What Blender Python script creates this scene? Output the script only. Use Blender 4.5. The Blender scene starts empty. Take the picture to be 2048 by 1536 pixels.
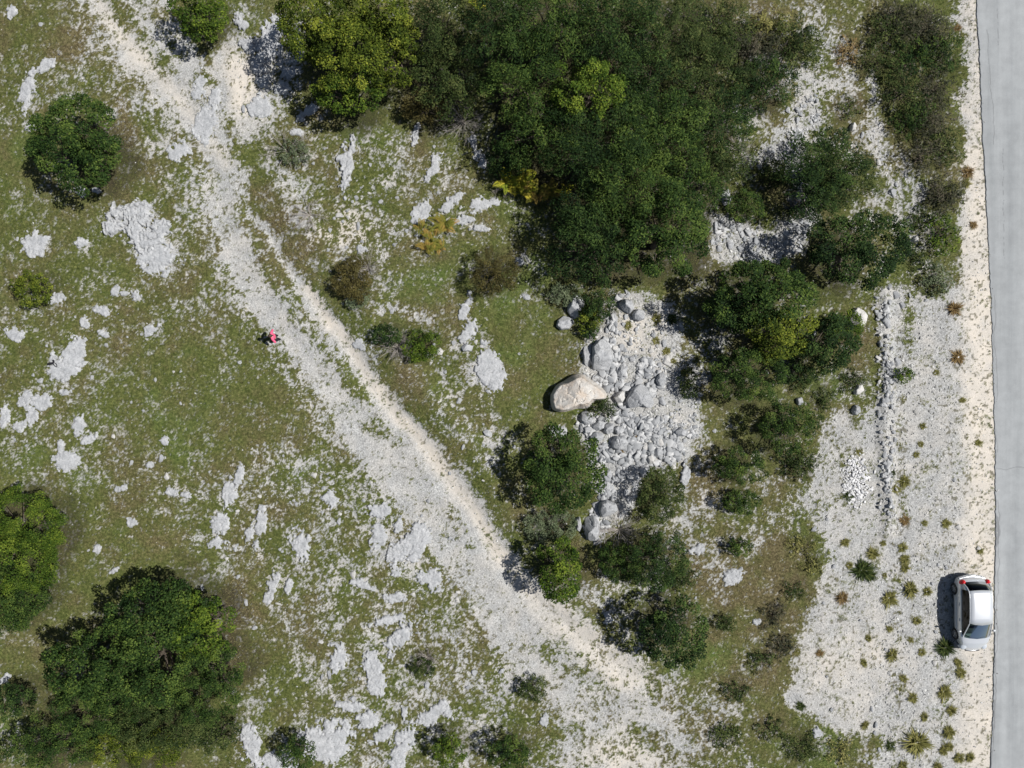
import bpy, bmesh, math, random
import numpy as np
from mathutils import Vector, Matrix
# ------------------------------------------------------------------ camera, sky, sun, exposure
S = 36.0            # photo pixels (2048 wide) per metre on the ground
H = 44.0            # flying height
scene = bpy.context.scene
COL = scene.collection
cam = bpy.data.cameras.new('camera'); camo = bpy.data.objects.new('camera', cam); COL.objects.link(camo)
camo.location = (0, 0, H); camo.rotation_euler = (0, 0, 0)
cam.sensor_width = 36.0; cam.lens = 36.0 * H / (2048 / S); cam.clip_start = 0.5; cam.clip_end = 2000
scene.camera = camo
SUN_EL, SUN_AZ = math.radians(56.5), math.radians(5)       # azimuth from +X towards +Y
world = bpy.data.worlds.new('World'); scene.world = world; world.use_nodes = True
wn = world.node_tree; bg = wn.nodes['Background']
sky = wn.nodes.new('ShaderNodeTexSky'); sky.sky_type = 'NISHITA'; sky.sun_disc = False
sky.sun_elevation = SUN_EL; sky.sun_rotation = math.radians(90) - SUN_AZ
wn.links.new(sky.outputs[0], bg.inputs[0]); bg.inputs[1].default_value = 0.05
sl = bpy.data.lights.new('sun', 'SUN'); sl.energy = 5.0; sl.angle = math.radians(0.5); sl.color = (1.0, 0.975, 0.94)
slo = bpy.data.objects.new('sun', sl); COL.objects.link(slo); slo.location = (30, 3, 40)
sdir = Vector((math.cos(SUN_EL) * math.cos(SUN_AZ), math.cos(SUN_EL) * math.sin(SUN_AZ), math.sin(SUN_EL)))
slo.rotation_euler = sdir.to_track_quat('Z', 'Y').to_euler()
scene.view_settings.view_transform = 'Standard'; scene.view_settings.look = 'None'
scene.view_settings.exposure = 0.0; scene.view_settings.gamma = 1.0
random.seed(7); RNG = np.random.default_rng(11)

# ------------------------------------------------------------------ helpers
def W(px, py, z=0.0):
    k = (H - z) / H / S
    return ((px - 1024) * k, (768 - py) * k)
def tag(o, label=None, cat=None, group=None, kind=None):
    if label: o['label'] = label
    if cat: o['category'] = cat
    if group: o['group'] = group
    if kind: o['kind'] = kind
    return o
def empty(name, loc, rz=0.0):
    o = bpy.data.objects.new(name, None); COL.objects.link(o)
    o.empty_display_size = 0.2; o.location = loc; o.rotation_euler = (0, 0, rz); return o
def mesh_np(name, V, F, mats, smooth=False, fattr=None, vattr=None, vcol=None, midx=None):
    """V (n,3); F (m,k) one face size, or list of such arrays"""
    me = bpy.data.meshes.new(name)
    if not isinstance(F, list): F = [F]
    F = [np.asarray(f, dtype=np.int32) for f in F if len(f)]
    V = np.asarray(V, dtype=np.float32)
    me.vertices.add(len(V)); me.vertices.foreach_set('co', V.ravel())
    li = np.concatenate([f.ravel() for f in F]); tot = np.concatenate([np.full(len(f), f.shape[1], np.int32) for f in F])
    me.loops.add(len(li)); me.loops.foreach_set('vertex_index', li)
    me.polygons.add(len(tot)); st = np.concatenate([[0], np.cumsum(tot)[:-1]]).astype(np.int32)
    me.polygons.foreach_set('loop_start', st)
    try: me.polygons.foreach_set('loop_total', tot)
    except Exception: pass
    if smooth: me.polygons.foreach_set('use_smooth', np.ones(len(tot), bool))
    if midx is not None: me.polygons.foreach_set('material_index', np.asarray(midx, np.int32))
    for m in (mats if isinstance(mats, (list, tuple)) else [mats]): me.materials.append(m)
    if fattr is not None:
        a = me.attributes.new('tint', 'FLOAT', 'FACE'); a.data.foreach_set('value', np.asarray(fattr, np.float32))
    for k, v in (vattr or {}).items():
        a = me.attributes.new(k, 'FLOAT', 'POINT'); a.data.foreach_set('value', np.asarray(v, np.float32))
    me.update(calc_edges=True); me.validate()
    return me
def link(name, me, parent=None, loc=(0, 0, 0), rot=(0, 0, 0), sc=(1, 1, 1)):
    o = bpy.data.objects.new(name, me); COL.objects.link(o)
    o.location = loc; o.rotation_euler = rot; o.scale = sc
    if parent is not None: o.parent = parent
    return o
def smooth01(t):
    t = np.clip(t, 0, 1); return t * t * (3 - 2 * t)
def hash2(ix, iy, seed):
    h = (ix.astype(np.int64) * 374761393 + iy.astype(np.int64) * 668265263 + seed * 974634777) & 0xffffffff
    h = ((h ^ (h >> 13)) * 1274126177) & 0xffffffff
    h = (h ^ (h >> 16)) & 0xffffffff
    return h.astype(np.float64) / 4294967295.0
def vnoise(x, y, seed=0):
    xi = np.floor(x).astype(np.int64); yi = np.floor(y).astype(np.int64); fx = x - xi; fy = y - yi
    fx = fx * fx * (3 - 2 * fx); fy = fy * fy * (3 - 2 * fy)
    a = hash2(xi, yi, seed); b = hash2(xi + 1, yi, seed); c = hash2(xi, yi + 1, seed); d = hash2(xi + 1, yi + 1, seed)
    return (a * (1 - fx) + b * fx) * (1 - fy) + (c * (1 - fx) + d * fx) * fy - 0.5
def fbm(x, y, f, octs, seed=0, gain=0.5, lac=2.1):
    r = 0; a = 1.0; t = 0
    for o in range(octs):
        c, s = math.cos(o * 1.3 + seed), math.sin(o * 1.3 + seed)
        r = r + a * vnoise((x * c - y * s) * f + 17.3 * o, (x * s + y * c) * f - 9.1 * o, seed + o * 31); t += a; a *= gain; f *= lac
    return r / t
def uni(n):      # to a uniform distribution
    z = (n - n.mean()) / (n.std() + 1e-9); return 1 / (1 + np.exp(-1.702 * z))

# ------------------------------------------------------------------ land-cover fields on a raster (2 photo px per cell)
PX0, PX1, PY0, PY1, RS = -220, 2270, -220, 1760, 2
gx = np.arange(PX0, PX1 + 1, RS, dtype=np.float64); gy = np.arange(PY0, PY1 + 1, RS, dtype=np.float64)
GX, GY = np.meshgrid(gx, gy)
WXn = fbm(GX, GY, 1 / 60., 4, 3) * 46; WYn = fbm(GX, GY, 1 / 60., 4, 8) * 46
QX = GX + WXn; QY = GY + WYn
def sdf_poly(pts, X, Y):
    d = np.full(X.shape, 1e18); inside = np.zeros(X.shape, bool); n = len(pts)
    for i in range(n):
        ax, ay = pts[i]; bx, by = pts[(i + 1) % n]; ex, ey = bx - ax, by - ay
        wx, wy = X - ax, Y - ay; t = np.clip((wx * ex + wy * ey) / (ex * ex + ey * ey + 1e-9), 0, 1)
        dx, dy = wx - ex * t, wy - ey * t; d = np.minimum(d, dx * dx + dy * dy)
        c = (ay > Y) != (by > Y); xi = ax + (Y - ay) * ex / (ey if abs(ey) > 1e-9 else 1e-9); inside ^= (c & (X < xi))
    d = np.sqrt(d); return np.where(inside, -d, d)
def sd_line(pts, X, Y):
    """pts (x,y,w): signed distance to a stroke of varying half-width w"""
    d = np.full(X.shape, 1e18)
    for i in range(len(pts) - 1):
        ax, ay, aw = pts[i]; bx, by, bw = pts[i + 1]; ex, ey = bx - ax, by - ay
        wx, wy = X - ax, Y - ay; t = np.clip((wx * ex + wy * ey) / (ex * ex + ey * ey + 1e-9), 0, 1)
        d = np.minimum(d, np.hypot(wx - ex * t, wy - ey * t) - (aw + (bw - aw) * t))
    return d
def blend(F, pts, val, soft=14, line=False, hard=False, mode='mix'):
    P = np.array([p[:2] for p in pts]); w = max([p[2] for p in pts]) if line else 0
    m = soft + w + 60
    j0 = max(0, int((P[:, 0].min() - m - PX0) / RS)); j1 = min(len(gx), int((P[:, 0].max() + m - PX0) / RS) + 1)
    i0 = max(0, int((P[:, 1].min() - m - PY0) / RS)); i1 = min(len(gy), int((P[:, 1].max() + m - PY0) / RS) + 1)
    if j1 <= j0 or i1 <= i0: return
    sl_ = (slice(i0, i1), slice(j0, j1)); wk = 0 if hard else (.42 if line else 1.0); X = GX[sl_] + WXn[sl_] * wk; Y = GY[sl_] + WYn[sl_] * wk
    d = sd_line(pts, X, Y) if line else sdf_poly(pts, X, Y)
    k = smooth01(0.5 - d / (2.0 * soft))
    f = F[sl_]
    if mode == 'mix': F[sl_] = f * (1 - k) + val * k
    elif mode == 'max': F[sl_] = np.maximum(f, val * k)
    else: F[sl_] = f + val * k
def ell(cx, cy, a, b=None, ang=0, n=14):
    b = a if b is None else b; c, s = math.cos(math.radians(ang)), math.sin(math.radians(ang))
    return [(cx + a * math.cos(t) * c - b * math.sin(t) * s, cy + a * math.cos(t) * s + b * math.sin(t) * c) for t in [2 * math.pi * i / n for i in range(n)]]
BARE = np.full(GX.shape, 0.085); CREAM = np.zeros(GX.shape) + 0.12; DRY = np.full(GX.shape, 0.27); LUSH = np.zeros(GX.shape); SPOT = np.full(GX.shape, 0.25)
HT = fbm(GX, GY, 1 / 420., 3, 21) * 0.7
COBB = np.zeros(GX.shape)      # how coarse/dense the loose stones lie
BANK = np.zeros(GX.shape)
# meadow variation
for v, p, s in [
    (0.25, [(40, 90), (210, 60), (420, 260), (560, 560), (430, 560), (330, 420), (260, 260), (120, 170), (60, 250), (30, 250)], 40),
    (0.20, [(260, 380), (440, 420), (520, 600), (380, 640), (260, 560)], 40),
    (0.15, [(0, 560), (330, 560), (320, 690), (60, 700), (0, 700)], 40),
    (0.16, [(0, 690), (120, 760), (200, 850), (160, 930), (0, 900)], 35),
    (0.14, [(180, 890), (480, 880), (560, 1040), (420, 1100), (200, 1080)], 40),
    (0.27, [(420, 930), (560, 880), (650, 1000), (560, 1150), (440, 1130)], 40),
    (0.27, [(560, 900), (700, 880), (860, 1040), (960, 1200), (1120, 1420), (1130, 1560), (640, 1560), (500, 1420), (520, 1150)], 50),
    (0.42, [(700, 930), (760, 930), (860, 1040), (970, 1180), (1040, 1300), (940, 1290), (860, 1180), (760, 1080)], 40),
    (0.38, [(870, 1180), (960, 1230), (1060, 1330), (1000, 1400), (1010, 1560), (900, 1560), (880, 1400), (830, 1300)], 40),
    (0.20, [(560, 230), (700, 250), (900, 330), (980, 420), (850, 480), (720, 640), (860, 820), (1000, 980), (1060, 1080), (960, 1000), (700, 640), (600, 420)], 40),
    (0.33, [(840, 690), (960, 680), (1010, 760), (1010, 960), (960, 960), (900, 850), (850, 760)], 35),
    (0.30, [(640, 400), (760, 380), (800, 470), (700, 530), (610, 470)], 35),
    (0.16, [(980, 430), (1100, 470), (1100, 740), (1000, 820), (930, 640)], 40),
    (0.30, [(1150, 1150), (1260, 1160), (1400, 1060), (1560, 960), (1640, 830), (1660, 1000), (1560, 1120), (1400, 1200), (1260, 1260), (1160, 1240)], 40),
    (0.28, [(1240, 1290), (1400, 1340), (1560, 1440), (1560, 1560), (1390, 1560), (1380, 1440)], 40),
    (0.45, [(1350, 880), (1430, 900), (1420, 1060), (1300, 1120), (1340, 980)], 30),
    (0.4, [(1340, 640), (1440, 650), (1420, 760), (1380, 800), (1340, 740)], 30),
    (0.24, [(1560, 40), (1720, 40), (1760, 420), (1820, 620), (1760, 760), (1700, 420), (1640, 280), (1480, 340), (1440, 300)], 40),
    (0.05, [(220, 650), (420, 650), (500, 800), (470, 930), (260, 910), (200, 780)], 60),
    (0.03, [(120, 1100), (360, 1080), (380, 1160), (250, 1190), (80, 1320), (0, 1380), (0, 1300), (100, 1200)], 50),
    (0.12, [(420, 1180), (560, 1280), (640, 1420), (500, 1440), (440, 1330)], 50),
    (0.05, [(20, 0), (170, 0), (220, 130), (120, 160), (20, 110)], 40),
    (0.04, [(80, 380), (200, 400), (240, 540), (120, 560), (40, 540), (10, 420)], 30),
    (0.08, [(960, 560), (1080, 560), (1100, 740), (1010, 760), (960, 660)], 30),
    (0.04, [(1000, 600), (1100, 600), (1160, 700), (1100, 800), (1080, 880), (1010, 860)], 24)]:
    blend(BARE, p, v, s)
# the dirt track (two wheel lanes) and the flat gravel around it
T_L = [(150, -120, 26), (195, 0, 24), (240, 75, 27), (300, 140, 28), (345, 195, 30), (400, 255, 34), (430, 330, 36), (440, 400, 36), (470, 480, 36), (500, 560, 32), (545, 630, 34), (600, 700, 36), (660, 770, 38), (720, 850, 46), (790, 930, 48), (850, 1010, 50), (910, 1090, 52), (970, 1160, 56), (1020, 1240, 60), (1090, 1310, 62), (1180, 1370, 68), (1240, 1440, 84), (1290, 1540, 92), (1340, 1660, 92)]
T_R = [(500, 420, 10), (545, 480, 12), (575, 530, 14), (612, 580, 16), (645, 640, 20), (695, 705, 24), (745, 775, 26), (805, 850, 32), (865, 920, 34), (925, 1005, 34), (975, 1080, 34), (1030, 1160, 34), (1090, 1215, 34), (1160, 1270, 34), (1230, 1330, 34), (1300, 1370, 30)]
T_G = [(250, -60, 40), (305, 20, 40), (350, 90, 36), (385, 150, 30), (410, 230, 30), (450, 300, 20), (480, 360, 16)]
blend(BARE, [(p[0], p[1], p[2] + 30) for p in T_L], 0.45, 30, True, mode='max')
blend(BARE, T_G, 0.78, 18, True, mode='max')
blend(BARE, T_L, 0.90, 16, True, mode='max')
blend(BARE, T_R, 0.92, 13, True, mode='max')
blend(BARE, [(410, 90), (470, 70), (530, 100), (540, 200), (560, 260), (500, 290), (440, 220)], 0.85, 20)
blend(BARE, [(560, 60), (600, 60), (610, 220), (520, 260), (500, 160)], 0.62, 22)
blend(BARE, [(540, 290), (620, 380), (650, 470), (590, 440), (540, 360)], 0.66, 16)
blend(BARE, [(710, 600, 12), (790, 620, 14), (850, 640, 12)], 0.62, 14, True)
blend(BARE, [(1080, 1240), (1240, 1310), (1320, 1370), (1370, 1430), (1370, 1560), (1130, 1560), (1110, 1420), (1020, 1300)], 0.82, 24)
blend(BARE, [(1310, 1380, 22), (1400, 1420, 20), (1460, 1420, 12)], 0.42, 18, True)
for p, v in [([(500, 470, 10), (560, 560, 14), (590, 610, 12)], .42), ([(620, 660, 12), (680, 730, 14), (720, 790, 12)], .40), ([(745, 850, 14), (790, 880, 12)], .35), ([(900, 1020, 8), (940, 1090, 8)], .5),
             ([(1100, 1310, 22), (1160, 1330, 22)], .48), ([(1270, 1470, 22), (1340, 1500, 22)], .45), ([(235, 20, 10), (290, 90, 12), (330, 140, 12)], .35), ([(330, 220, 14), (400, 330, 14), (400, 400, 10)], .45),
             ([(560, 700, 10), (600, 770, 14), (640, 830, 12)], .5), ([(800, 1130, 10), (850, 1180, 12)], .45), ([(430, 90, 8), (400, 150, 10), (430, 160, 8)], .3)]:
    blend(BARE, p, v, 12, True)
# rubble pile, gully of stones and the gravel yard beside the road
RUB = [(1215, 585), (1290, 585), (1345, 612), (1368, 660), (1352, 720), (1400, 775), (1402, 870), (1362, 905), (1330, 930), (1290, 960), (1262, 1010), (1200, 1060), (1196, 920), (1162, 870), (1158, 835), (1215, 800), (1165, 745), (1160, 690), (1195, 655)]
blend(BARE, RUB, 0.95, 16); blend(COBB, RUB, 0.88, 18); blend(COBB, [(1290, 600), (1360, 620), (1400, 780), (1400, 860), (1330, 850), (1310, 740)], .60, 26); blend(COBB, [(1215, 920, 34), (1220, 1000, 32), (1190, 1060, 26)], .9, 10, True, mode='max'); blend(BARE, [(1215, 920, 22), (1216, 1000, 22)], .9, 10, True, mode='max'); blend(HT, RUB, 0.25, 40, mode='add')
RUB2 = [(1418, 428), (1450, 440), (1540, 470), (1610, 430), (1560, 340), (1500, 320), (1560, 250), (1590, 190), (1640, 170), (1650, 230), (1600, 280), (1610, 360), (1640, 440), (1600, 510), (1440, 530), (1416, 500)]
blend(BARE, RUB2, 0.85, 12); blend(COBB, RUB2, 0.75, 14)
blend(BARE, [(1490, 100, 14), (1560, 130, 14), (1620, 150, 16)], 0.75, 12, True); blend(BARE, [(1630, 30, 26), (1670, 110, 24), (1700, 170, 18), (1640, 180, 18)], 0.6, 16, True)
blend(BARE, [(1745, 150, 12), (1750, 260, 14), (1765, 330, 18), (1800, 400, 14), (1790, 440, 14)], 0.82, 12, True); blend(COBB, [(1745, 150, 12), (1750, 260, 14), (1765, 330, 18), (1790, 440, 14)], 0.6, 12, True)
blend(BARE, [(1790, 330, 30), (1830, 400, 30), (1830, 560, 22)], 0.42, 22, True)
YARD = [(1960, -200), (1925, 40), (1920, 200), (1930, 330), (1925, 430), (1925, 560), (1870, 600), (1800, 570), (1755, 600), (1750, 740), (1735, 800), (1660, 830), (1625, 900), (1600, 1010), (1650, 1080), (1620, 1180), (1590, 1280), (1560, 1400), (1640, 1440), (1760, 1480), (1760, 1800), (2300, 1800), (2300, -200)]
blend(BARE, YARD, 0.93, 12)
blend(BARE, [(1660, 850), (1740, 810), (1750, 1000), (1640, 1060), (1610, 980)], 0.78, 20)
blend(COBB, [(1755, 560), (1850, 640), (1905, 700), (1905, 1100), (1870, 1560), (1740, 1560), (1760, 1100)], 0.42, 30)
blend(COBB, [(1705, 860, 8), (1690, 1100, 10), (1700, 1400, 10)], .0, 14, True); blend(SPOT, [(1800, 620, 10), (1800, 1100, 12), (1790, 1560, 12)], 1.3, 10, True); blend(SPOT, [(1895, 640, 10), (1890, 1100, 14), (1880, 1560, 14)], 1.2, 14, True); blend(BARE, [(1798, 1100, 8), (1790, 1540, 10)], .68, 12, True); blend(BARE, [(1890, 1350, 10), (1885, 1560, 10)], .7, 14, True); blend(BARE, [(1815, 570, 10), (1812, 640, 10), (1815, 690, 8)], 0.45, 10, True); blend(BARE, [(1800, 800, 8), (1800, 900, 9), (1806, 1040, 7)], 0.6, 10, True)
blend(BARE, [(1560, 1080), (1640, 1070), (1660, 1110), (1600, 1250), (1560, 1400), (1400, 1380), (1380, 1200), (1480, 1150)], 0.09, 24)
blend(BARE, [(1530, 1430), (1620, 1440), (1680, 1470), (1740, 1490), (1750, 1600), (1500, 1600)], 0.10, 16)
blend(BARE, [(2195, -200), (2300, -200), (2300, 1800), (2185, 1800)], .2, 12)
blend(BARE, [(1670, 780), (1720, 640), (1760, 640), (1760, 800), (1700, 830)], 0.15, 12)
blend(COBB, [(1764, 590, 10), (1768, 800, 12), (1772, 1030, 8)], .8, 10, True); blend(BARE, [(1764, 590, 12), (1768, 800, 12), (1772, 1030, 8)], .85, 10, True)
# colours of the bare ground
blend(CREAM, [(T_R[i][0] + 6, T_R[i][1] - 3, 11) for i in range(3, 16)], 0.95, 15, True)
blend(CREAM, [(195, 0, 14), (245, 75, 16), (305, 140, 16), (350, 190, 14), (400, 250, 6), (455, 330, 4)], 0.65, 18, True)
blend(CREAM, [(440, 100), (520, 130), (530, 240), (470, 230)], 0.8, 20); blend(CREAM, [(1230, 620), (1330, 640), (1300, 720), (1230, 680)], 0.6, 20)
blend(CREAM, [(1040, 1160), (1130, 1200), (1330, 1370), (1250, 1400), (1080, 1250)], 0.6, 26); blend(CREAM, ell(1250, 1520, 90, 50), 0.6, 30); blend(CREAM, ell(690, 460, 60, 50), 0.7, 24)
blend(CREAM, [(1958, -200), (1930, 300), (1925, 700), (1930, 1200), (1920, 1760), (2300, 1760), (2300, -200)], 0.8, 26); blend(CREAM, ell(1700, 1330, 90, 70), 0.5, 50)
blend(SPOT, [(1958, -200), (1925, 300), (1915, 700), (1925, 1200), (1915, 1760), (2300, 1760), (2300, -200)], 0.9, 20); blend(SPOT, [(1600, 1150), (1740, 1100), (1740, 1440), (1600, 1400)], 0.8, 30)
# dry (brown) and lush grass
for p, v, s in [(ell(560, 460, 60, 90, -25), .75, 40), (ell(650, 340, 60, 60), .7, 40), (ell(290, 300, 30, 90, -20), .8, 25), (ell(800, 760, 90, 40, 45), .75, 30), (ell(1540, 1300, 60, 130), .7, 40), (ell(1700, 230, 30, 160), .85, 25),
                (ell(1440, 60, 60, 50), .9, 40), (ell(1560, 60, 60, 50), .85, 40), (ell(1480, 1130, 120, 70), .7, 50), (ell(110, 130, 80, 60), .6, 40), (ell(470, 1240, 40, 110), .8, 30), (ell(40, 380, 30, 60), .2, 30), (ell(350, 770, 160, 120), .22, 60),
                (ell(780, 270, 70, 40), .15, 30), (ell(1020, 700, 60, 130), .25, 40), (ell(1400, 930, 60, 60), .7, 40), (ell(250, 1140, 160, 50), .3, 40), (ell(1700, 710, 50, 60), .6, 25), (ell(860, 160, 60, 120), .5, 30)]:
    blend(DRY, p, v, s)
blend(DRY, [(1400, 1100), (1600, 1080), (1620, 1250), (1540, 1500), (1380, 1500), (1380, 1250)], .8, 40)
for p, v, s in [(ell(60, 300, 50, 60), .7, 30), (ell(760, 270, 60, 40), .8, 30), (ell(1040, 620, 60, 130, 10), .6, 30), (ell(350, 830, 130, 110), .3, 60), (ell(1620, 780, 100, 40), .7, 30), (ell(100, 950, 70, 40), .4, 30), (ell(1640, 1500, 90, 50), .6, 30), (ell(1400, 1310, 70, 40), .6, 30), (ell(850, 560, 60, 60), .5, 30), (ell(20, 1460, 60, 30), .8, 30), (ell(620, 950, 40, 60), .4, 30)]:
    blend(LUSH, p, v, s)
# small banks: cut edge on the right of the track; sunken lanes
blend(HT, [(p[0], p[1], p[2] * .5) for p in T_L], -0.10, 34, True, mode='add'); blend(HT, [(p[0], p[1], 14) for p in T_R], -0.20, 20, True, mode='add')
blend(HT, [(p[0] + 60, p[1] - 40, 24) for p in T_R[:12]], 0.28, 30, True, mode='add')
blend(HT, [(1765, 560, 10), (1768, 800, 12), (1775, 1060, 10)], 0.16, 12, True, mode='add')
def rsamp(F, x, y):
    px = x * S + 1024; py = 768 - y * S
    fx = np.clip((px - PX0) / RS, 0, len(gx) - 1.001); fy = np.clip((py - PY0) / RS, 0, len(gy) - 1.001)
    i = fx.astype(int); j = fy.astype(int); u = fx - i; v = fy - j
    return (F[j, i] * (1 - u) + F[j, i + 1] * u) * (1 - v) + (F[j + 1, i] * (1 - u) + F[j + 1, i + 1] * u) * v
OUTC = [(70, 487, 25, 18), (168, 485, 12, 9), (95, 137, 24, 9, -30), (60, 190, 14, 32, 15), (68, 255, 14, 8), (165, 385, 12, 8), (200, 383, 9, 6), (415, 240, 18, 38, 0, .06), (365, 302, 20, 16, 0, .06), (30, 27, 8, 12),
          (540, 95, 20, 46, 20, .2), (566, 176, 17, 14, 0, .18), (530, 165, 10, 18, 20), (578, 148, 12, 12), (616, 226, 22, 8, -40), (597, 268, 11, 7), (520, 215, 18, 16, 0, .1), (485, 45, 9, 18, -30, .2), (500, 95, 16, 12, 0, .2),
          (832, 270, 6, 16, 20), (868, 332, 9, 27, 25), (845, 426, 13, 22, 30), (897, 412, 32, 9, -45), (958, 412, 28, 12, -15, .06), (930, 440, 18, 8), (962, 458, 18, 6), (947, 283, 8, 12), (956, 308, 9, 10), (966, 326, 7, 13),
          (115, 597, 16, 10), (232, 581, 9, 9), (252, 588, 8, 5), (273, 590, 9, 10), (210, 622, 18, 8, 12), (170, 645, 8, 15, -30), (210, 670, 11, 8), (25, 667, 15, 13), (300, 660, 17, 7, -25), (107, 716, 6, 11), (148, 712, 17, 27, 20), (122, 742, 22, 15, -15),
          (163, 729, 9, 4, -25), (133, 783, 11, 6), (48, 797, 9, 15, 25), (78, 808, 22, 12, -25), (64, 830, 10, 16), (40, 852, 17, 11, -25), (8, 832, 9, 20), (157, 857, 10, 22, 12), (178, 878, 14, 6, -30), (123, 895, 6, 12), (132, 922, 21, 14, -15), (330, 880, 8, 12, -15),
          (478, 950, 9, 22, 25), (458, 988, 12, 24, 15), (345, 985, 11, 8), (440, 1042, 14, 20, 15), (437, 1086, 19, 10), (500, 1062, 9, 17, 25), (520, 1050, 9, 34, 12), (232, 1139, 9, 4, -35), (600, 1090, 13, 28, -15), (618, 1078, 5, 7), (760, 1022, 17, 12),
          (757, 1070, 15, 18, 15), (797, 1048, 8, 16, 20), (820, 1092, 24, 42, 25, .18), (543, 1176, 8, 36, 16), (580, 1172, 8, 12), (846, 1155, 13, 11), (870, 1160, 15, 22), (680, 1312, 19, 24, 10), (800, 1274, 40, 17, -48, .2), (745, 1335, 15, 40, -14), (733, 1442, 18, 17),
          (690, 1410, 26, 9, 10), (767, 1466, 22, 11, -35), (800, 1500, 16, 44, 22), (866, 1426, 26, 12, -45), (895, 1424, 10, 18, -40), (810, 1422, 6, 14), (505, 1495, 17, 42, -15, .2), (12, 1356, 15, 5, -35), (775, 1240, 36, 7, -12), (730, 1170, 20, 8, 20), (790, 1195, 16, 8),
          (940, 657, 12, 25, 25), (930, 617, 8, 24, 18), (1118, 862, 18, 9), (1462, 1152, 18, 17), (1395, 1098, 13, 7, -15), (1512, 1241, 7, 5), (1090, 1436, 10, 13), (1050, 592, 8, 6), (1037, 520, 8, 8), (1370, 955, 8, 20, 0, .2),
          (240, 978, 12, 7), (372, 990, 11, 6), (300, 930, 7, 7), (195, 1097, 9, 7), (262, 1046, 9, 9), (722, 500, 11, 8, 30), (1452, 395, 8, 12, 0, .2), (663, 998, 12, 16, -20), (1632, 1462, 8, 12), (402, 175, 10, 24, 10, .08), (430, 200, 12, 18, 0, .1), (1215, 1238, 8, 12), (560, 1520, 24, 16), (720, 690, 16, 9, 30, .05)]
for t in OUTC + [(262, 432, 42, 24), (300, 472, 30, 32), (318, 515, 34, 26), (693, 335, 12, 44), (975, 735, 30, 38), (655, 1480, 36, 36)]:   # thin soil and gravel round each outcrop
    v_ = min(.62, float(BARE[int((t[1] - PY0) / RS), int((t[0] - PX0) / RS)]) + .32); blend(BARE, ell(t[0], t[1], t[2] * 1.15, t[3] * 1.15, t[4] if len(t) > 4 else 0), v_, 12, mode='max')
# keep the land level where the road slab lies
ROADE = [(1944, -220), (1950, -60), (1953, 30), (1958, 100), (1962, 200), (1966, 300), (1972, 400), (1977, 500), (1981, 600), (1984, 700), (1987, 800), (1989, 900), (1990, 1000), (1990, 1100), (1989, 1200), (1988, 1300), (1986, 1400), (1980, 1536), (1970, 1760)]
blend(HT, [(1930, -220)] + [(p[0] - 40, p[1]) for p in ROADE] + [(2300, 1800), (2300, -260)], 0.0, 60, hard=True)
def gz(x, y):
    return float(rsamp(HT, np.array([x]), np.array([y]))[0])

# ------------------------------------------------------------------ materials
def newmat(name):
    m = bpy.data.materials.new(name); m.use_nodes = True; nt = m.node_tree; nt.nodes.clear()
    out = nt.nodes.new('ShaderNodeOutputMaterial'); b = nt.nodes.new('ShaderNodeBsdfPrincipled')
    nt.links.new(b.outputs[0], out.inputs[0]); return m, nt, b, out
def nd(nt, t, **kw):
    n = nt.nodes.new(t)
    for k, v in kw.items():
        if k.startswith('i_'): n.inputs[k[2:].replace('_', ' ')].default_value = v
        else: setattr(n, k, v)
    return n
def ramp(nt, src, stops):
    r = nt.nodes.new('ShaderNodeValToRGB'); e = r.color_ramp.elements
    while len(e) < len(stops): e.new(0.5)
    for k, (p, c) in enumerate(stops): e[k].position = p; e[k].color = (c[0], c[1], c[2], 1) if not isinstance(c, (int, float)) else (c, c, c, 1)
    nt.links.new(src, r.inputs[0]); return r.outputs[0]
def mixc(nt, fac, a, b, mode='MIX'):
    m = nt.nodes.new('ShaderNodeMix'); m.data_type = 'RGBA'; m.blend_type = mode
    for sock, v in ((m.inputs[0], fac), (m.inputs[6], a), (m.inputs[7], b)):
        if isinstance(v, (int, float)): sock.default_value = v
        elif isinstance(v, tuple): sock.default_value = (v[0], v[1], v[2], 1)
        else: nt.links.new(v, sock)
    return m.outputs[2]
def noise(nt, scale, detail=3, rough=0.6, vec=None, out=0):
    n = nd(nt, 'ShaderNodeTexNoise'); n.inputs['Scale'].default_value = scale; n.inputs['Detail'].default_value = detail; n.inputs['Roughness'].default_value = rough
    if vec is not None: nt.links.new(vec, n.inputs['Vector'])
    return n.outputs[out]
def bump(nt, b, h, strength=0.5, dist=0.02):
    n = nd(nt, 'ShaderNodeBump'); n.inputs['Strength'].default_value = strength; n.inputs['Distance'].default_value = dist
    nt.links.new(h, n.inputs['Height']); nt.links.new(n.outputs[0], b.inputs['Normal'])
def simple(name, col, rough=0.6, metal=0.0, spec=0.5, var=0.0, vs=20):
    m, nt, b, o = newmat(name); b.inputs['Roughness'].default_value = rough; b.inputs['Metallic'].default_value = metal; b.inputs['Specular IOR Level'].default_value = spec
    if var:
        tc = nd(nt, 'ShaderNodeTexCoord').outputs['Object']
        c = ramp(nt, noise(nt, vs, 4, .6, tc), [(0.3, tuple(x * (1 - var) for x in col)), (0.7, tuple(min(1, x * (1 + var)) for x in col))]); nt.links.new(c, b.inputs[0])
    else: b.inputs[0].default_value = (*col, 1)
    return m
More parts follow.
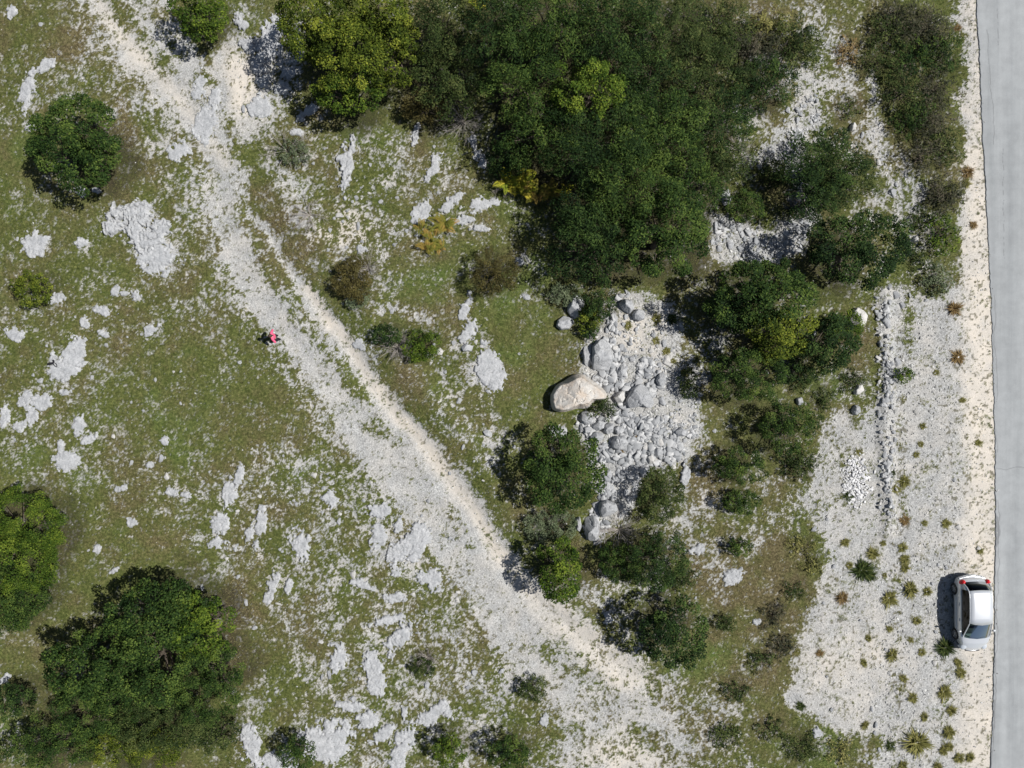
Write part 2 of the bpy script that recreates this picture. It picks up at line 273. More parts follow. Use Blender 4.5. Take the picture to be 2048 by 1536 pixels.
def leafmat(name, dark, mid, light, trans=0.10):
    m, nt, b, out = newmat(name); a = nd(nt, 'ShaderNodeAttribute', attribute_name='tint').outputs['Fac']
    c = ramp(nt, a, [(0.0, dark), (0.5, mid), (1.0, light)]); nt.links.new(c, b.inputs[0])
    b.inputs['Roughness'].default_value = 0.7; b.inputs['Specular IOR Level'].default_value = 0.1
    t = nd(nt, 'ShaderNodeBsdfTranslucent'); nt.links.new(c, t.inputs[0]); mx = nd(nt, 'ShaderNodeMixShader'); mx.inputs[0].default_value = trans
    nt.links.new(b.outputs[0], mx.inputs[1]); nt.links.new(t.outputs[0], mx.inputs[2]); nt.links.new(mx.outputs[0], out.inputs[0]); return m
LM = {
    'oak': leafmat('oak_leaves', (.008, .021, .005), (.032, .063, .013), (.118, .166, .032)),
    'dark': leafmat('dark_leaves', (.006, .016, .005), (.020, .043, .011), (.080, .126, .028)),
    'yellow': leafmat('yellow_green_leaves', (.018, .032, .004), (.072, .102, .012), (.230, .255, .032)),
    'bright': leafmat('bright_green_leaves', (.013, .030, .004), (.054, .096, .011), (.175, .225, .028)),
    'olive': leafmat('olive_leaves', (.011, .021, .006), (.041, .064, .017), (.135, .155, .048)),
    'brown': leafmat('brown_juniper_leaves', (.030, .026, .010), (.080, .070, .022), (.150, .125, .040)),
    'heath': leafmat('heath_leaves', (.022, .028, .016), (.060, .062, .036), (.125, .105, .075)),
    'fern': leafmat('fern_fronds', (.070, .10, .02), (.20, .19, .03), (.34, .21, .06)),
    'fernyellow': leafmat('yellow_fern_fronds', (.10, .16, .02), (.32, .34, .03), (.50, .40, .05)),
    'weed': leafmat('weed_leaves', (.09, .095, .028), (.20, .195, .060), (.38, .34, .13)),
    'rust': leafmat('rusty_dry_grass', (.09, .060, .025), (.22, .145, .060), (.36, .28, .14)),
    'grey': leafmat('grey_green_leaves', (.05, .07, .035), (.115, .145, .075), (.20, .23, .14)),
}
BARK = simple('bark', (.11, .09, .07), .9, spec=.2, var=.4, vs=9)
TWIG = simple('dead_twigs', (.34, .31, .28), .9, spec=.2, var=.25, vs=9)
def rockmat(name, a, b_, dark, warm=None, crack=0.5):
    m, nt, b, o = newmat(name); tc = nd(nt, 'ShaderNodeTexCoord').outputs['Object']; inf = nd(nt, 'ShaderNodeObjectInfo').outputs['Random']
    add = nd(nt, 'ShaderNodeVectorMath', operation='ADD'); nt.links.new(tc, add.inputs[0]); nt.links.new(inf, add.inputs[1])
    v = add.outputs[0]
    c = ramp(nt, noise(nt, 3.1, 6, .65, v), [(0.3, b_), (0.7, a)])
    if warm: c = mixc(nt, ramp(nt, noise(nt, 1.6, 4, .6, v), [(0.42, 0.0), (0.62, 1.0)]), c, warm)
    c = mixc(nt, ramp(nt, noise(nt, 13, 5, .7, v), [(0.30, crack), (0.47, 0.0)]), c, dark)
    n3 = ramp(nt, noise(nt, 45, 3, .7, v), [(0.25, .72), (0.6, 1.05)]); c = mixc(nt, 1.0, c, n3, 'MULTIPLY')
    nt.links.new(c, b.inputs[0]); b.inputs['Roughness'].default_value = .88; b.inputs['Specular IOR Level'].default_value = .25
    bump(nt, b, noise(nt, 16, 7, .72, v), .9, .05); return m
M_LIME = rockmat('limestone', (.58, .585, .59), (.36, .37, .38), (.13, .13, .125), crack=.75)
M_WHITE = rockmat('white_limestone', (.72, .70, .66), (.58, .565, .54), (.30, .28, .25), crack=.3)
M_GREY = rockmat('grey_limestone', (.50, .505, .51), (.36, .37, .38), (.13, .13, .13))
M_CREAM = rockmat('cream_limestone', (.72, .69, .64), (.60, .565, .515), (.28, .24, .20), warm=(.60, .51, .42), crack=.35)
M_STONES = [M_LIME, M_WHITE, M_LIME, M_GREY]

# ground material: grass / bare ground by mask attributes, all fine grain from noise
m, nt, b, o = newmat('ground'); pos = nd(nt, 'ShaderNodeNewGeometry').outputs['Position']
def A(n): return nd(nt, 'ShaderNodeAttribute', attribute_name=n).outputs['Fac']
n1 = noise(nt, 1.1, 5, .65, pos); n2 = noise(nt, 7, 5, .7, pos); n3 = noise(nt, 26, 4, .75, pos)
gre = ramp(nt, n2, [(.32, (.038, .050, .013)), (.5, (.084, .098, .028)), (.70, (.175, .185, .062))])
bro = ramp(nt, n2, [(.32, (.046, .037, .018)), (.5, (.098, .081, .040)), (.72, (.22, .185, .10))])
lus = ramp(nt, n2, [(.32, (.048, .076, .018)), (.5, (.085, .125, .030)), (.7, (.16, .195, .055))])
g = mixc(nt, A('dry'), gre, bro); g = mixc(nt, A('lush'), g, lus)
g = mixc(nt, 1.0, g, ramp(nt, n3, [(.3, .55), (.66, 1.5)]), 'MULTIPLY')
vo = nd(nt, 'ShaderNodeTexVoronoi'); vo.inputs['Scale'].default_value = 19; nt.links.new(pos, vo.inputs['Vector'])
peb = ramp(nt, vo.outputs['Color'], [(.12, .66), (.88, 1.22)]); gap = ramp(nt, vo.outputs['Distance'], [(.32, 1.0), (.72, .66)])
gra = ramp(nt, n1, [(.3, (.40, .40, .39)), (.7, (.52, .52, .505))]); cre = ramp(nt, n1, [(.3, (.60, .55, .475)), (.72, (.72, .65, .56))])
bb = mixc(nt, A('cream'), gra, cre); fine_ = mixc(nt, A('cream'), peb, ramp(nt, n3, [(.3, .84), (.7, 1.10)])); bb = mixc(nt, 1.0, bb, fine_, 'MULTIPLY'); bb = mixc(nt, .7, bb, mixc(nt, A('cream'), gap, (1, 1, 1)), 'MULTIPLY')
bb = mixc(nt, A('spot'), bb, (.10, .092, .055))
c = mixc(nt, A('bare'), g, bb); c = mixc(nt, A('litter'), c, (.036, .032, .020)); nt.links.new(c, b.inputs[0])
b.inputs['Roughness'].default_value = .95; b.inputs['Specular IOR Level'].default_value = .15
bump(nt, b, noise(nt, 19, 6, .75, pos), .8, .04); M_GROUND = m

# ------------------------------------------------------------------ ground sheet
def axis(a, b, st, far):
    c = np.arange(a, b + st, st); e = [st * 1.6 ** k for k in range(1, 17)]; cs = np.cumsum(e); cs = cs[cs < far]
    return np.concatenate([(a - cs)[::-1], c, c[-1] + cs])
ax = axis(-30.0, 31.4, 0.055, 420); ay = axis(-23.4, 23.4, 0.055, 420)
X, Y = np.meshgrid(ax, ay); nx, ny = len(ax), len(ay)
bare0 = rsamp(BARE, X, Y); cobb = rsamp(COBB, X, Y)
nn = uni(fbm(X, Y, 0.9, 3, 5) * .42 + fbm(X, Y, 5.2, 4, 9, gain=.86) * 1.1)
nf = vnoise(X * 13, Y * 13, 71)
nn2 = np.clip(nn + nf * .30, 0, 1)
bare0 = np.where(bare0 < .6, bare0 * (.78 + .22 * bare0 / .6), bare0); bare = smooth01((bare0 - nn2) / 0.26 + .5)
# loose specks of stone in the grass
spk = vnoise(X * 9.3, Y * 9.3, 44) + .25 * vnoise(X * 2, Y * 2, 4)
bare = np.maximum(bare, smooth01((spk - (.47 - .30 * bare0)) / .05) * smooth01(bare0 * 9))
dry = np.clip(rsamp(DRY, X, Y) + fbm(X, Y, .55, 4, 33, gain=.65) * 1.9 + vnoise(X * 8, Y * 8, 3) * .35, 0, 1)
lush = np.clip(rsamp(LUSH, X, Y) + fbm(X, Y, .7, 3, 53) * 1.5 - .22, 0, 1)
cream = np.clip(rsamp(CREAM, X, Y) + fbm(X, Y, 1.3, 3, 63) * .7, 0, 1)
spot = smooth01((vnoise(X * 6.7, Y * 6.7, 91) + .2 * vnoise(X * 17, Y * 17, 92) + .16 * rsamp(SPOT, X, Y) - .44) / .05) * .8
hz = rsamp(HT, X, Y)
far_ = smooth01((np.maximum(np.abs(X) - 30.2, np.abs(Y) - 23.2)) / .6)      # beyond the dense part of the sheet only the broad values
bare = bare * (1 - far_) + bare0 * .55 * far_; dry = dry * (1 - far_) + .3 * far_; lush = lush * (1 - far_); cream = cream * (1 - far_) + .2 * far_; spot = spot * (1 - far_)
micro = (1 - bare) * (.03 + .045 * np.abs(fbm(X, Y, 5.5, 3, 77, gain=.7)) * 2 + .02 * vnoise(X * 14, Y * 14, 78)) + bare * (.012 * fbm(X, Y, 9, 2, 79) + cobb * .07 * np.abs(fbm(X, Y, 6, 2, 80)))
roadx = np.interp(768 - Y * S, [p[1] for p in ROADE], [p[0] for p in ROADE]); inroad = smooth01((X * S + 1024 - roadx - 2) / 4.)
Z = (hz + micro * (1 - far_)) * (1 - inroad * (1 - smooth01((X - 32.8) / .5)))
LITTER = np.zeros(GX.shape)
GROUND = dict(X=X, Y=Y, Z=Z, bare=bare, dry=dry, lush=lush, cream=cream, spot=spot, nx=nx, ny=ny)

# ------------------------------------------------------------------ rocks
_bm = {}
def ico(sub):
    if sub not in _bm:
        bm = bmesh.new(); bmesh.ops.create_icosphere(bm, subdivisions=sub, radius=1.0)
        _bm[sub] = (np.array([v.co[:] for v in bm.verts]), np.array([[v.index for v in f.verts] for f in bm.faces])); bm.free()
    return _bm[sub]
def n3d(P, f, seed): return vnoise(P[:, 0] * f + P[:, 2] * f * .71, P[:, 1] * f - P[:, 2] * f * .63, seed) + vnoise(P[:, 2] * f + 5, P[:, 0] * f * .8 + P[:, 1] * f * .5, seed + 7)
def rock_np(seed, sub=3, cuts=9, depth=(.55, .85), rough=.05, outline=None):
    V, F = ico(sub); V = V.copy(); r = np.random.default_rng(seed)
    for _ in range(cuts):
        n = r.normal(size=3); n /= np.linalg.norm(n); d = r.uniform(*depth); t = V @ n - d; V -= np.maximum(t, 0)[:, None] * n
    V += (n3d(V, 1.7, seed)[:, None] * rough * 1.3 + n3d(V, 4.5, seed + 3)[:, None] * rough) * V
    if outline is not None:   # radius by azimuth (metres) from a traced outline
        ang = np.arctan2(V[:, 1], V[:, 0]); oa, orr = outline; k = np.interp(ang, oa, orr, period=2 * np.pi)
        rad = np.hypot(V[:, 0], V[:, 1]); mr = np.array([rad[np.abs((ang - a + np.pi) % (2 * np.pi) - np.pi) < .2].max() for a in oa]); km = np.interp(ang, oa, mr, period=2 * np.pi)
        V[:, 0] *= k / km; V[:, 1] *= k / km
    return V, F
PROTO = []
for i in range(16):
    V, F = rock_np(100 + i, 3, 14, (.38, .74), .05); V[:, 2] *= .62; PROTO.append(mesh_np('stone', V, F, M_STONES[i % 4]))
LAND = [('the person in pink', 550, 673), ('the parked silver car', 1942, 1225), ('the big cream boulder', 1158, 788), ('the lone round dark tree', 160, 290), ('the small round yellowish bush', 65, 578),
        ('the black bag', 110, 727), ('the brown juniper bush', 985, 545), ('the orange fern patch', 872, 480), ('the yellow fern band', 1065, 378), ('the large jagged outcrop', 290, 470), ('the huge tree clump', 280, 1310),
        ('the tree below the rubble pile', 1125, 940), ('the bright tree beside the track', 1120, 1140), ('the grey dead shrub', 795, 690), ('the solitary white boulder', 1713, 635), ('the heather scrub', 1840, 180),
        ('the tall pale slab', 693, 335), ('the leafy left edge thicket', 50, 1090), ('the round oak above the meadow', 1345, 1265), ('the white pebble heap', 1710, 955), ('the fork of the track', 1090, 1290), ('the small bush in the stony strip', 1805, 750),
        ('the wide bottom-edge slab', 655, 1480), ('the yellow-green top tree', 690, 110)]
used = {}
NUM = ['half a', 'one', 'one and a half', 'two', 'two and a half', 'three', 'three and a half', 'four', 'four and a half', 'five', 'five and a half', 'six', 'six and a half', 'seven', 'seven and a half', 'eight', 'eight and a half', 'nine', 'nine and a half', 'ten', 'ten and a half', 'eleven', 'eleven and a half', 'twelve', 'twelve and a half', 'thirteen', 'thirteen and a half', 'fourteen', 'fourteen and a half', 'fifteen']
def place(px, py, head, skip=None):
    c = sorted([(math.hypot(px - x, py - y), n, x, y) for n, x, y in LAND if n != skip and math.hypot(px - x, py - y) > 8])
    for d, n, x, y in c:
        dx, dy = px - x, py - y; a = math.degrees(math.atan2(-dy, dx)) % 360
        w = ['right of', 'up and right of', 'above', 'up and left of', 'left of', 'down and left of', 'below', 'down and right of'][int((a + 22.5) // 45) % 8]
        k = max(1, round(d / S * 2)) - 1
        if k >= len(NUM): continue
        q = '%s %s metre%s %s %s' % (head, NUM[k], '' if k < 2 else 's', w, n)
        if len(q.split()) <= 16 and q not in used: used[q] = 1; return q
    for d, n, x, y in c:
        for w in ('closest to', 'just beyond', 'not far from'):
            q = '%s %s %s' % (head, w, n)
            if q not in used: used[q] = 1; return q
def stone(px, py, a, b=None, kind=None, z=None, label=None, grp='loose white stones lying in the meadow', name='stone', head=None):
    b = b or a * random.uniform(.75, 1.1); x, y = W(px, py); hz_ = (a + b) / 2 / S
    me = PROTO[random.randrange(16)] if kind is None else PROTO[kind]
    o = link(name, me, None, (x, y, gz(x, y) + hz_ * .18 + .02), (random.uniform(-.25, .25), random.uniform(-.25, .25), random.uniform(0, 6.28)), (1, 1, 1))
    k = a / S * 1.22, b / S * 1.22, hz_ * 1.15
    o.rotation_euler = (random.uniform(-.2, .2), random.uniform(-.2, .2), math.radians(-random.uniform(-15, 15))); o.scale = k
    col = ['pale grey', 'white', 'pale grey', 'grey'][PROTO.index(me) % 4]
    hd = head or '%s %s stone' % ('small' if a < 5 else ('fist-shaped' if a < 7 else 'chunky'), col)
    tag(o, label or place(px, py, hd), 'stone', grp); return o
def boulder(poly, h, mat, label, seed, cuts=10, name='boulder', group=None, sub=5, zoff=0.0, rough=.05, cat='boulder'):
    P = np.array(poly, float); cx, cy = P.mean(0); x, y = W(cx, cy, h * .4); g = gz(x, y)
    k = (H - h * .4) / H / S; n = 36; oa = np.linspace(-np.pi, np.pi, n, endpoint=False); orr = []
    Q = np.stack([(P[:, 0] - cx) * k, -(P[:, 1] - cy) * k], 1)
    for a in oa:
        d = np.array([math.cos(a), math.sin(a)]); best = .05
        for i in range(len(Q)):
            p, q = Q[i], Q[(i + 1) % len(Q)]; e = q - p; den = d[0] * e[1] - d[1] * e[0]
            if abs(den) < 1e-9: continue
            t = (p[0] * e[1] - p[1] * e[0]) / den; u = (p[0] * d[1] - p[1] * d[0]) / den
            if t > 0 and -1e-6 <= u <= 1 + 1e-6: best = max(best, t)
        orr.append(best * 1.0)
    # heightfield on a polar grid cut by tilted planes: sharp ridges, steep broken sides
    rr = np.random.default_rng(seed); RM = float(np.mean(orr)); nth = int(np.clip(2 * math.pi * RM / .035, 40, 150)); nr_ = int(np.clip(RM / .035, 10, 44))
    th = np.linspace(-np.pi, np.pi, nth, endpoint=False); rho = np.linspace(0, 1, nr_) ** .8; TH, RO = np.meshgrid(th, rho)
    RA = np.interp(TH, oa, np.array(orr), period=2 * np.pi); RA = RA * (1 + .05 * vnoise(TH * 3 / RM * RM, TH * 0 + seed, seed)); bx_, by_ = RO * RA * np.cos(TH), RO * RA * np.sin(TH)
    zz = h * 1.02 + (bx_ * rr.uniform(-.12, .12) + by_ * rr.uniform(-.12, .12)) * h / RM
    for q in range(max(6, cuts)):
        al = rr.uniform(0, 6.28); sl_k = rr.uniform(.25, 1.15) * h / RM; off = rr.uniform(.18, .70) * RM; zz = np.minimum(zz, h * rr.uniform(.9, 1.1) - sl_k * (bx_ * math.cos(al) + by_ * math.sin(al) - off))
    edge = (1 - RO) * RA; zz = np.minimum(zz, h * .30 + edge * 3.2 + .10 * h * vnoise(TH * 4, RO * 3, seed + 1))
    zz = zz + fbm(bx_ + seed, by_, 3.5, 4, seed, gain=.65) * min(.13 * h, .085) - .05 * h * (np.abs(fbm(bx_ + 3, by_ + seed, 2.1, 3, seed + 2)) < .022)
    zz = np.maximum(zz, .02); zz[-1] = -.22
    V = np.stack([bx_, by_, zz], -1).reshape(-1, 3); I_ = np.arange(nr_ * nth).reshape(nr_, nth); J_ = np.roll(I_, -1, 1)
    F = np.stack([I_[:-1], I_[1:], J_[1:], J_[:-1]], -1).reshape(-1, 4)
    o = link(name, mesh_np(name, V, F, mat), None, (x, y, g + zoff)); tag(o, label, cat, group); return o
GB = 'boulders in the pale rubble pile'
boulder([(1100, 793), (1108, 774), (1130, 760), (1148, 748), (1164, 745), (1190, 762), (1210, 780), (1218, 792), (1214, 802), (1194, 800), (1178, 816), (1150, 819), (1120, 828), (1104, 818)], 1.45, M_CREAM, 'largest boulder, cream with brownish stains, at the left edge of the rubble pile', 58, -2)
boulder([(1145, 592), (1160, 589), (1170, 600), (1168, 620), (1158, 634), (1146, 640), (1134, 622), (1136, 606)], .75, M_LIME, 'upright jagged pale boulder beside a bright green bush, upper of a touching pair', 12, 10, group=GB)
boulder([(1114, 640), (1128, 630), (1145, 636), (1150, 645), (1140, 658), (1120, 661), (1112, 652)], .5, M_LIME, 'lower flatter boulder of the touching pair left of the bright green bush', 13, 9, group=GB)
boulder([(1185, 690), (1200, 678), (1216, 672), (1222, 700), (1226, 722), (1212, 742), (1186, 740), (1182, 715)], .7, M_LIME, 'tall pale grey slab-like boulder standing above the largest cream boulder', 14, 8, group=GB)
boulder([(1168, 690), (1182, 684), (1184, 712), (1178, 740), (1168, 730), (1164, 708)], .35, M_GREY, 'low grey boulder leaning on the left side of the slab-like boulder', 15, 8, group=GB)
boulder([(1250, 800), (1262, 776), (1283, 765), (1295, 778), (1308, 806), (1304, 818), (1282, 812), (1256, 818)], .75, M_GREY, 'grey wedge-shaped boulder with a white right edge in the middle of the rubble pile', 16, 6, group=GB)
boulder([(1232, 744), (1240, 732), (1256, 730), (1252, 746), (1240, 756), (1232, 754)], .45, M_LIME, 'triangular pale boulder between the slab-like boulder and the grey wedge', 17, 6, group=GB)
boulder([(1226, 796), (1236, 782), (1246, 780), (1250, 796), (1244, 806), (1232, 806)], .45, M_WHITE, 'small white boulder wedged between the cream boulder and the grey wedge', 18, 8, group=GB)
boulder([(1236, 608), (1246, 598), (1262, 600), (1268, 618), (1258, 630), (1244, 622)], .65, M_LIME, 'pale boulder at the very top of the rubble pile below the trees', 19, 8, group=GB)
boulder([(1262, 628), (1272, 618), (1288, 622), (1288, 640), (1274, 645), (1264, 640)], .5, M_GREY, 'grey boulder just right of the topmost rubble boulder', 20, 9, group=GB)
boulder([(1222, 882), (1230, 871), (1248, 870), (1257, 884), (1250, 898), (1234, 901), (1222, 894)], .65, M_LIME, 'large faceted boulder at the bottom of the cluster of rounded grey boulders', 21, 10, group=GB)
boulder([(1178, 872), (1190, 862), (1206, 866), (1208, 878), (1196, 886), (1182, 884)], .5, M_GREY, 'grey boulder left of the faceted one in the boulder cluster', 22, 9, group=GB)
boulder([(1184, 852), (1196, 838), (1210, 842), (1208, 856), (1196, 862), (1186, 862)], .45, M_LIME, 'pale boulder touching the dark grey one in the boulder cluster', 23, 9, group=GB)
boulder([(1208, 850), (1216, 843), (1228, 848), (1226, 864), (1214, 870), (1206, 862)], .5, M_LIME, 'rounded boulder in the centre of the boulder cluster', 24, 9, group=GB)
boulder([(1226, 856), (1236, 850), (1248, 858), (1244, 868), (1232, 870)], .4, M_LIME, 'rightmost boulder in the row above the faceted one', 25, 9, group=GB)
boulder([(1162, 824), (1174, 820), (1186, 832), (1184, 848), (1170, 852), (1160, 840)], .45, M_GREY, 'dark grey boulder tucked under the largest cream boulder', 26, 9, group=GB)
boulder([(1166, 854), (1176, 850), (1183, 858), (1178, 866), (1168, 867)], .35, M_GREY, 'small dark grey boulder at the left tip of the boulder cluster', 27, 9, group=GB)
boulder([(1316, 746), (1326, 744), (1331, 762), (1326, 776), (1314, 772), (1308, 760)], .5, M_GREY, 'upright grey boulder at the right side of the rubble pile', 28, 8, group=GB)
boulder([(1346, 862), (1358, 852), (1372, 860), (1368, 872), (1350, 872)], .4, M_LIME, 'pale boulder at the lower right rim of the rubble pile', 29, 8, group=GB)
boulder([(1300, 905), (1312, 894), (1328, 898), (1324, 910), (1308, 913)], .35, M_GREY, 'flat grey boulder near the bottom of the rubble pile', 30, 8, group=GB)
boulder([(1292, 912), (1300, 906), (1308, 914), (1306, 926), (1296, 928)], .35, M_WHITE, 'smooth white egg-like boulder at the bottom of the rubble pile', 31, 5, group=GB)
boulder([(1276, 938), (1290, 932), (1300, 942), (1294, 956), (1280, 955)], .4, M_LIME, 'pale boulder partly under the small tree below the rubble', 32, 8, group=GB)
boulder([(1198, 1004), (1212, 998), (1232, 1006), (1238, 1020), (1222, 1030), (1202, 1036), (1196, 1020)], .75, M_GREY, 'big grey boulder between the two small trees below the rubble', 33, 9)
boulder([(1170, 1036), (1184, 1030), (1198, 1042), (1202, 1062), (1196, 1082), (1178, 1084), (1170, 1066)], .8, M_LIME, 'cracked pale boulder left of the bare grey shrub, under the round tree', 34, 9)
boulder([(1150, 1038), (1160, 1032), (1164, 1050), (1162, 1066), (1152, 1060)], .5, M_LIME, 'narrow upright boulder split from the cracked one beside it', 35, 8)
boulder([(1697, 640), (1702, 622), (1712, 614), (1724, 620), (1734, 632), (1728, 650), (1716, 658), (1702, 650)], .55, M_WHITE, 'solitary bright white boulder right of the trees beside the stony strip', 36, 6)
boulder([(1704, 780), (1712, 769), (1724, 769), (1727, 780), (1716, 790), (1706, 790)], .4, M_WHITE, 'upper of two small white boulders left of the dry stone row', 37, 7)
boulder([(1701, 818), (1708, 808), (1717, 812), (1719, 824), (1710, 831), (1702, 826)], .4, M_LIME, 'lower of two small white boulders left of the dry stone row', 38, 8)
boulder([(1590, 796), (1602, 793), (1606, 806), (1598, 814), (1591, 806)], .3, M_GREY, 'small grey block on grass below the right-hand trees', 39, 8)
boulder([(1700, 252), (1708, 243), (1714, 252), (1711, 262), (1701, 262)], .35, M_WHITE, 'white boulder on brown grass left of the heather scrub', 40, 6)
boulder([(1610, 62), (1620, 50), (1629, 58), (1626, 70), (1614, 70)], .35, M_LIME, 'pale boulder near the top edge right of the woods', 41, 8)
boulder([(1824, 478), (1830, 471), (1837, 478), (1834, 485), (1826, 484)], .25, M_WHITE, 'white cube-like stone on brown grass left of the leafy roadside shrub', 42, 6)
boulder([(964, 862), (974, 858), (986, 866), (984, 875), (970, 872)], .25, M_LIME, 'pale flat boulder up and left of the tree below the rubble', 43, 8)
boulder([(920, 694), (932, 687), (948, 692), (944, 703), (926, 704)], .3, M_LIME, 'pale boulder above the pebbly outcrop right of the grey dead shrub', 44, 8)
boulder([(872, 700), (880, 694), (888, 702), (884, 711), (874, 710)], .25, M_WHITE, 'white boulder between the grey dead shrub and the pebbly outcrop', 45, 7)

# outcrops: lumpy sheets of bedrock breaking through the turf
def outcrop(px, py, a, b, ang=0, h=.14, label=None, head=None, mat=None):
    x, y = W(px, py); ra, rb = a / S * 1.62, b / S * 1.62; st = .045; th = math.radians(-ang); seed = int(px * 7 + py)
    nu, nv = max(8, int(2 * ra / st)), max(8, int(2 * rb / st)); u = np.linspace(-1, 1, nu); v = np.linspace(-1, 1, nv); U, Vv = np.meshgrid(u, v)
    lx, ly = U * ra, Vv * rb; wx, wy = lx * math.cos(th) - ly * math.sin(th), lx * math.sin(th) + ly * math.cos(th)
    r = np.hypot(U, Vv); n = fbm(wx + x, wy + y, 2.2, 4, seed % 97, gain=.62); rid = np.abs(fbm(wx + x, wy + y, 3.2, 3, seed % 89 + 3))
    fq = min(3.2, max(1.1, 1.1 / max(.25, min(ra, rb)))); re_ = r * 1.04 + 1.6 * fbm(wx + x, wy + y, fq, 4, seed % 83, gain=.66) + .35 * vnoise((wx + x) * 11, (wy + y) * 11, 5); z = h * .75 * smooth01((.80 - re_) / .22) - .08 * h + np.clip(n, -.3, .3) * h * .55 + h * .25 * (lx * math.cos(seed) + ly * math.sin(seed)) / max(ra, rb) - .3 * h * (rid < .035) - .07 * (re_ > .8)
    step = np.round(z / (h * .35)) * h * .35; z = z * .55 + step * .45
    z = np.minimum(z, h * 1.5) + .05 * smooth01((.8 - re_) / .05)
    g = rsamp(HT, wx + x, wy + y) - gz(x, y)
    Vt = np.stack([wx, wy, z + g + .01], -1).reshape(-1, 3); I = np.arange(nu * nv).reshape(nv, nu)
    keep = (z > -.05); kf = keep[:-1, :-1] | keep[1:, :-1] | keep[:-1, 1:] | keep[1:, 1:]; kf &= (r[:-1, :-1] < 1.03)
    Fq = np.stack([I[:-1, :-1], I[:-1, 1:], I[1:, 1:], I[1:, :-1]], -1)[kf]
    if len(Fq) < 4: return
    uq, inv = np.unique(Fq, return_inverse=True); me = mesh_np('rock_outcrop', Vt[uq], inv.reshape(Fq.shape), mat or M_LIME)
    o = link('rock_outcrop', me, None, (x, y, gz(x, y)))
    el = a / b if a > b else b / a
    hd = head or ('%s flat pale rock' % ('broad' if max(a, b) > 24 else 'small' if max(a, b) < 12 else 'long' if el > 1.8 else 'ragged'))
    tag(o, label or place(px, py, hd, skip=None), 'rock outcrop', 'flat limestone outcrops in the turf'); return o
outcrop(262, 432, 42, 24, -25, .38, 'upper lobe of the large jagged white outcrop below the lone round tree')
outcrop(300, 472, 30, 32, 0, .34, 'middle of the large jagged white outcrop, with cracked edges'); outcrop(318, 515, 34, 26, 20, .14, 'flat lower end of the large jagged white outcrop fading into gravel')
outcrop(693, 335, 12, 44, 6, .22, 'tall narrow pale slab in grass right of the upper track')
outcrop(975, 735, 22, 36, -28, .12, 'pebbly pale outcrop right of the grey dead shrub'); outcrop(655, 1480, 36, 36, 0, .16, 'wide pale slab at the bottom edge between two shrubs')
for t in OUTC:
    outcrop(*t)
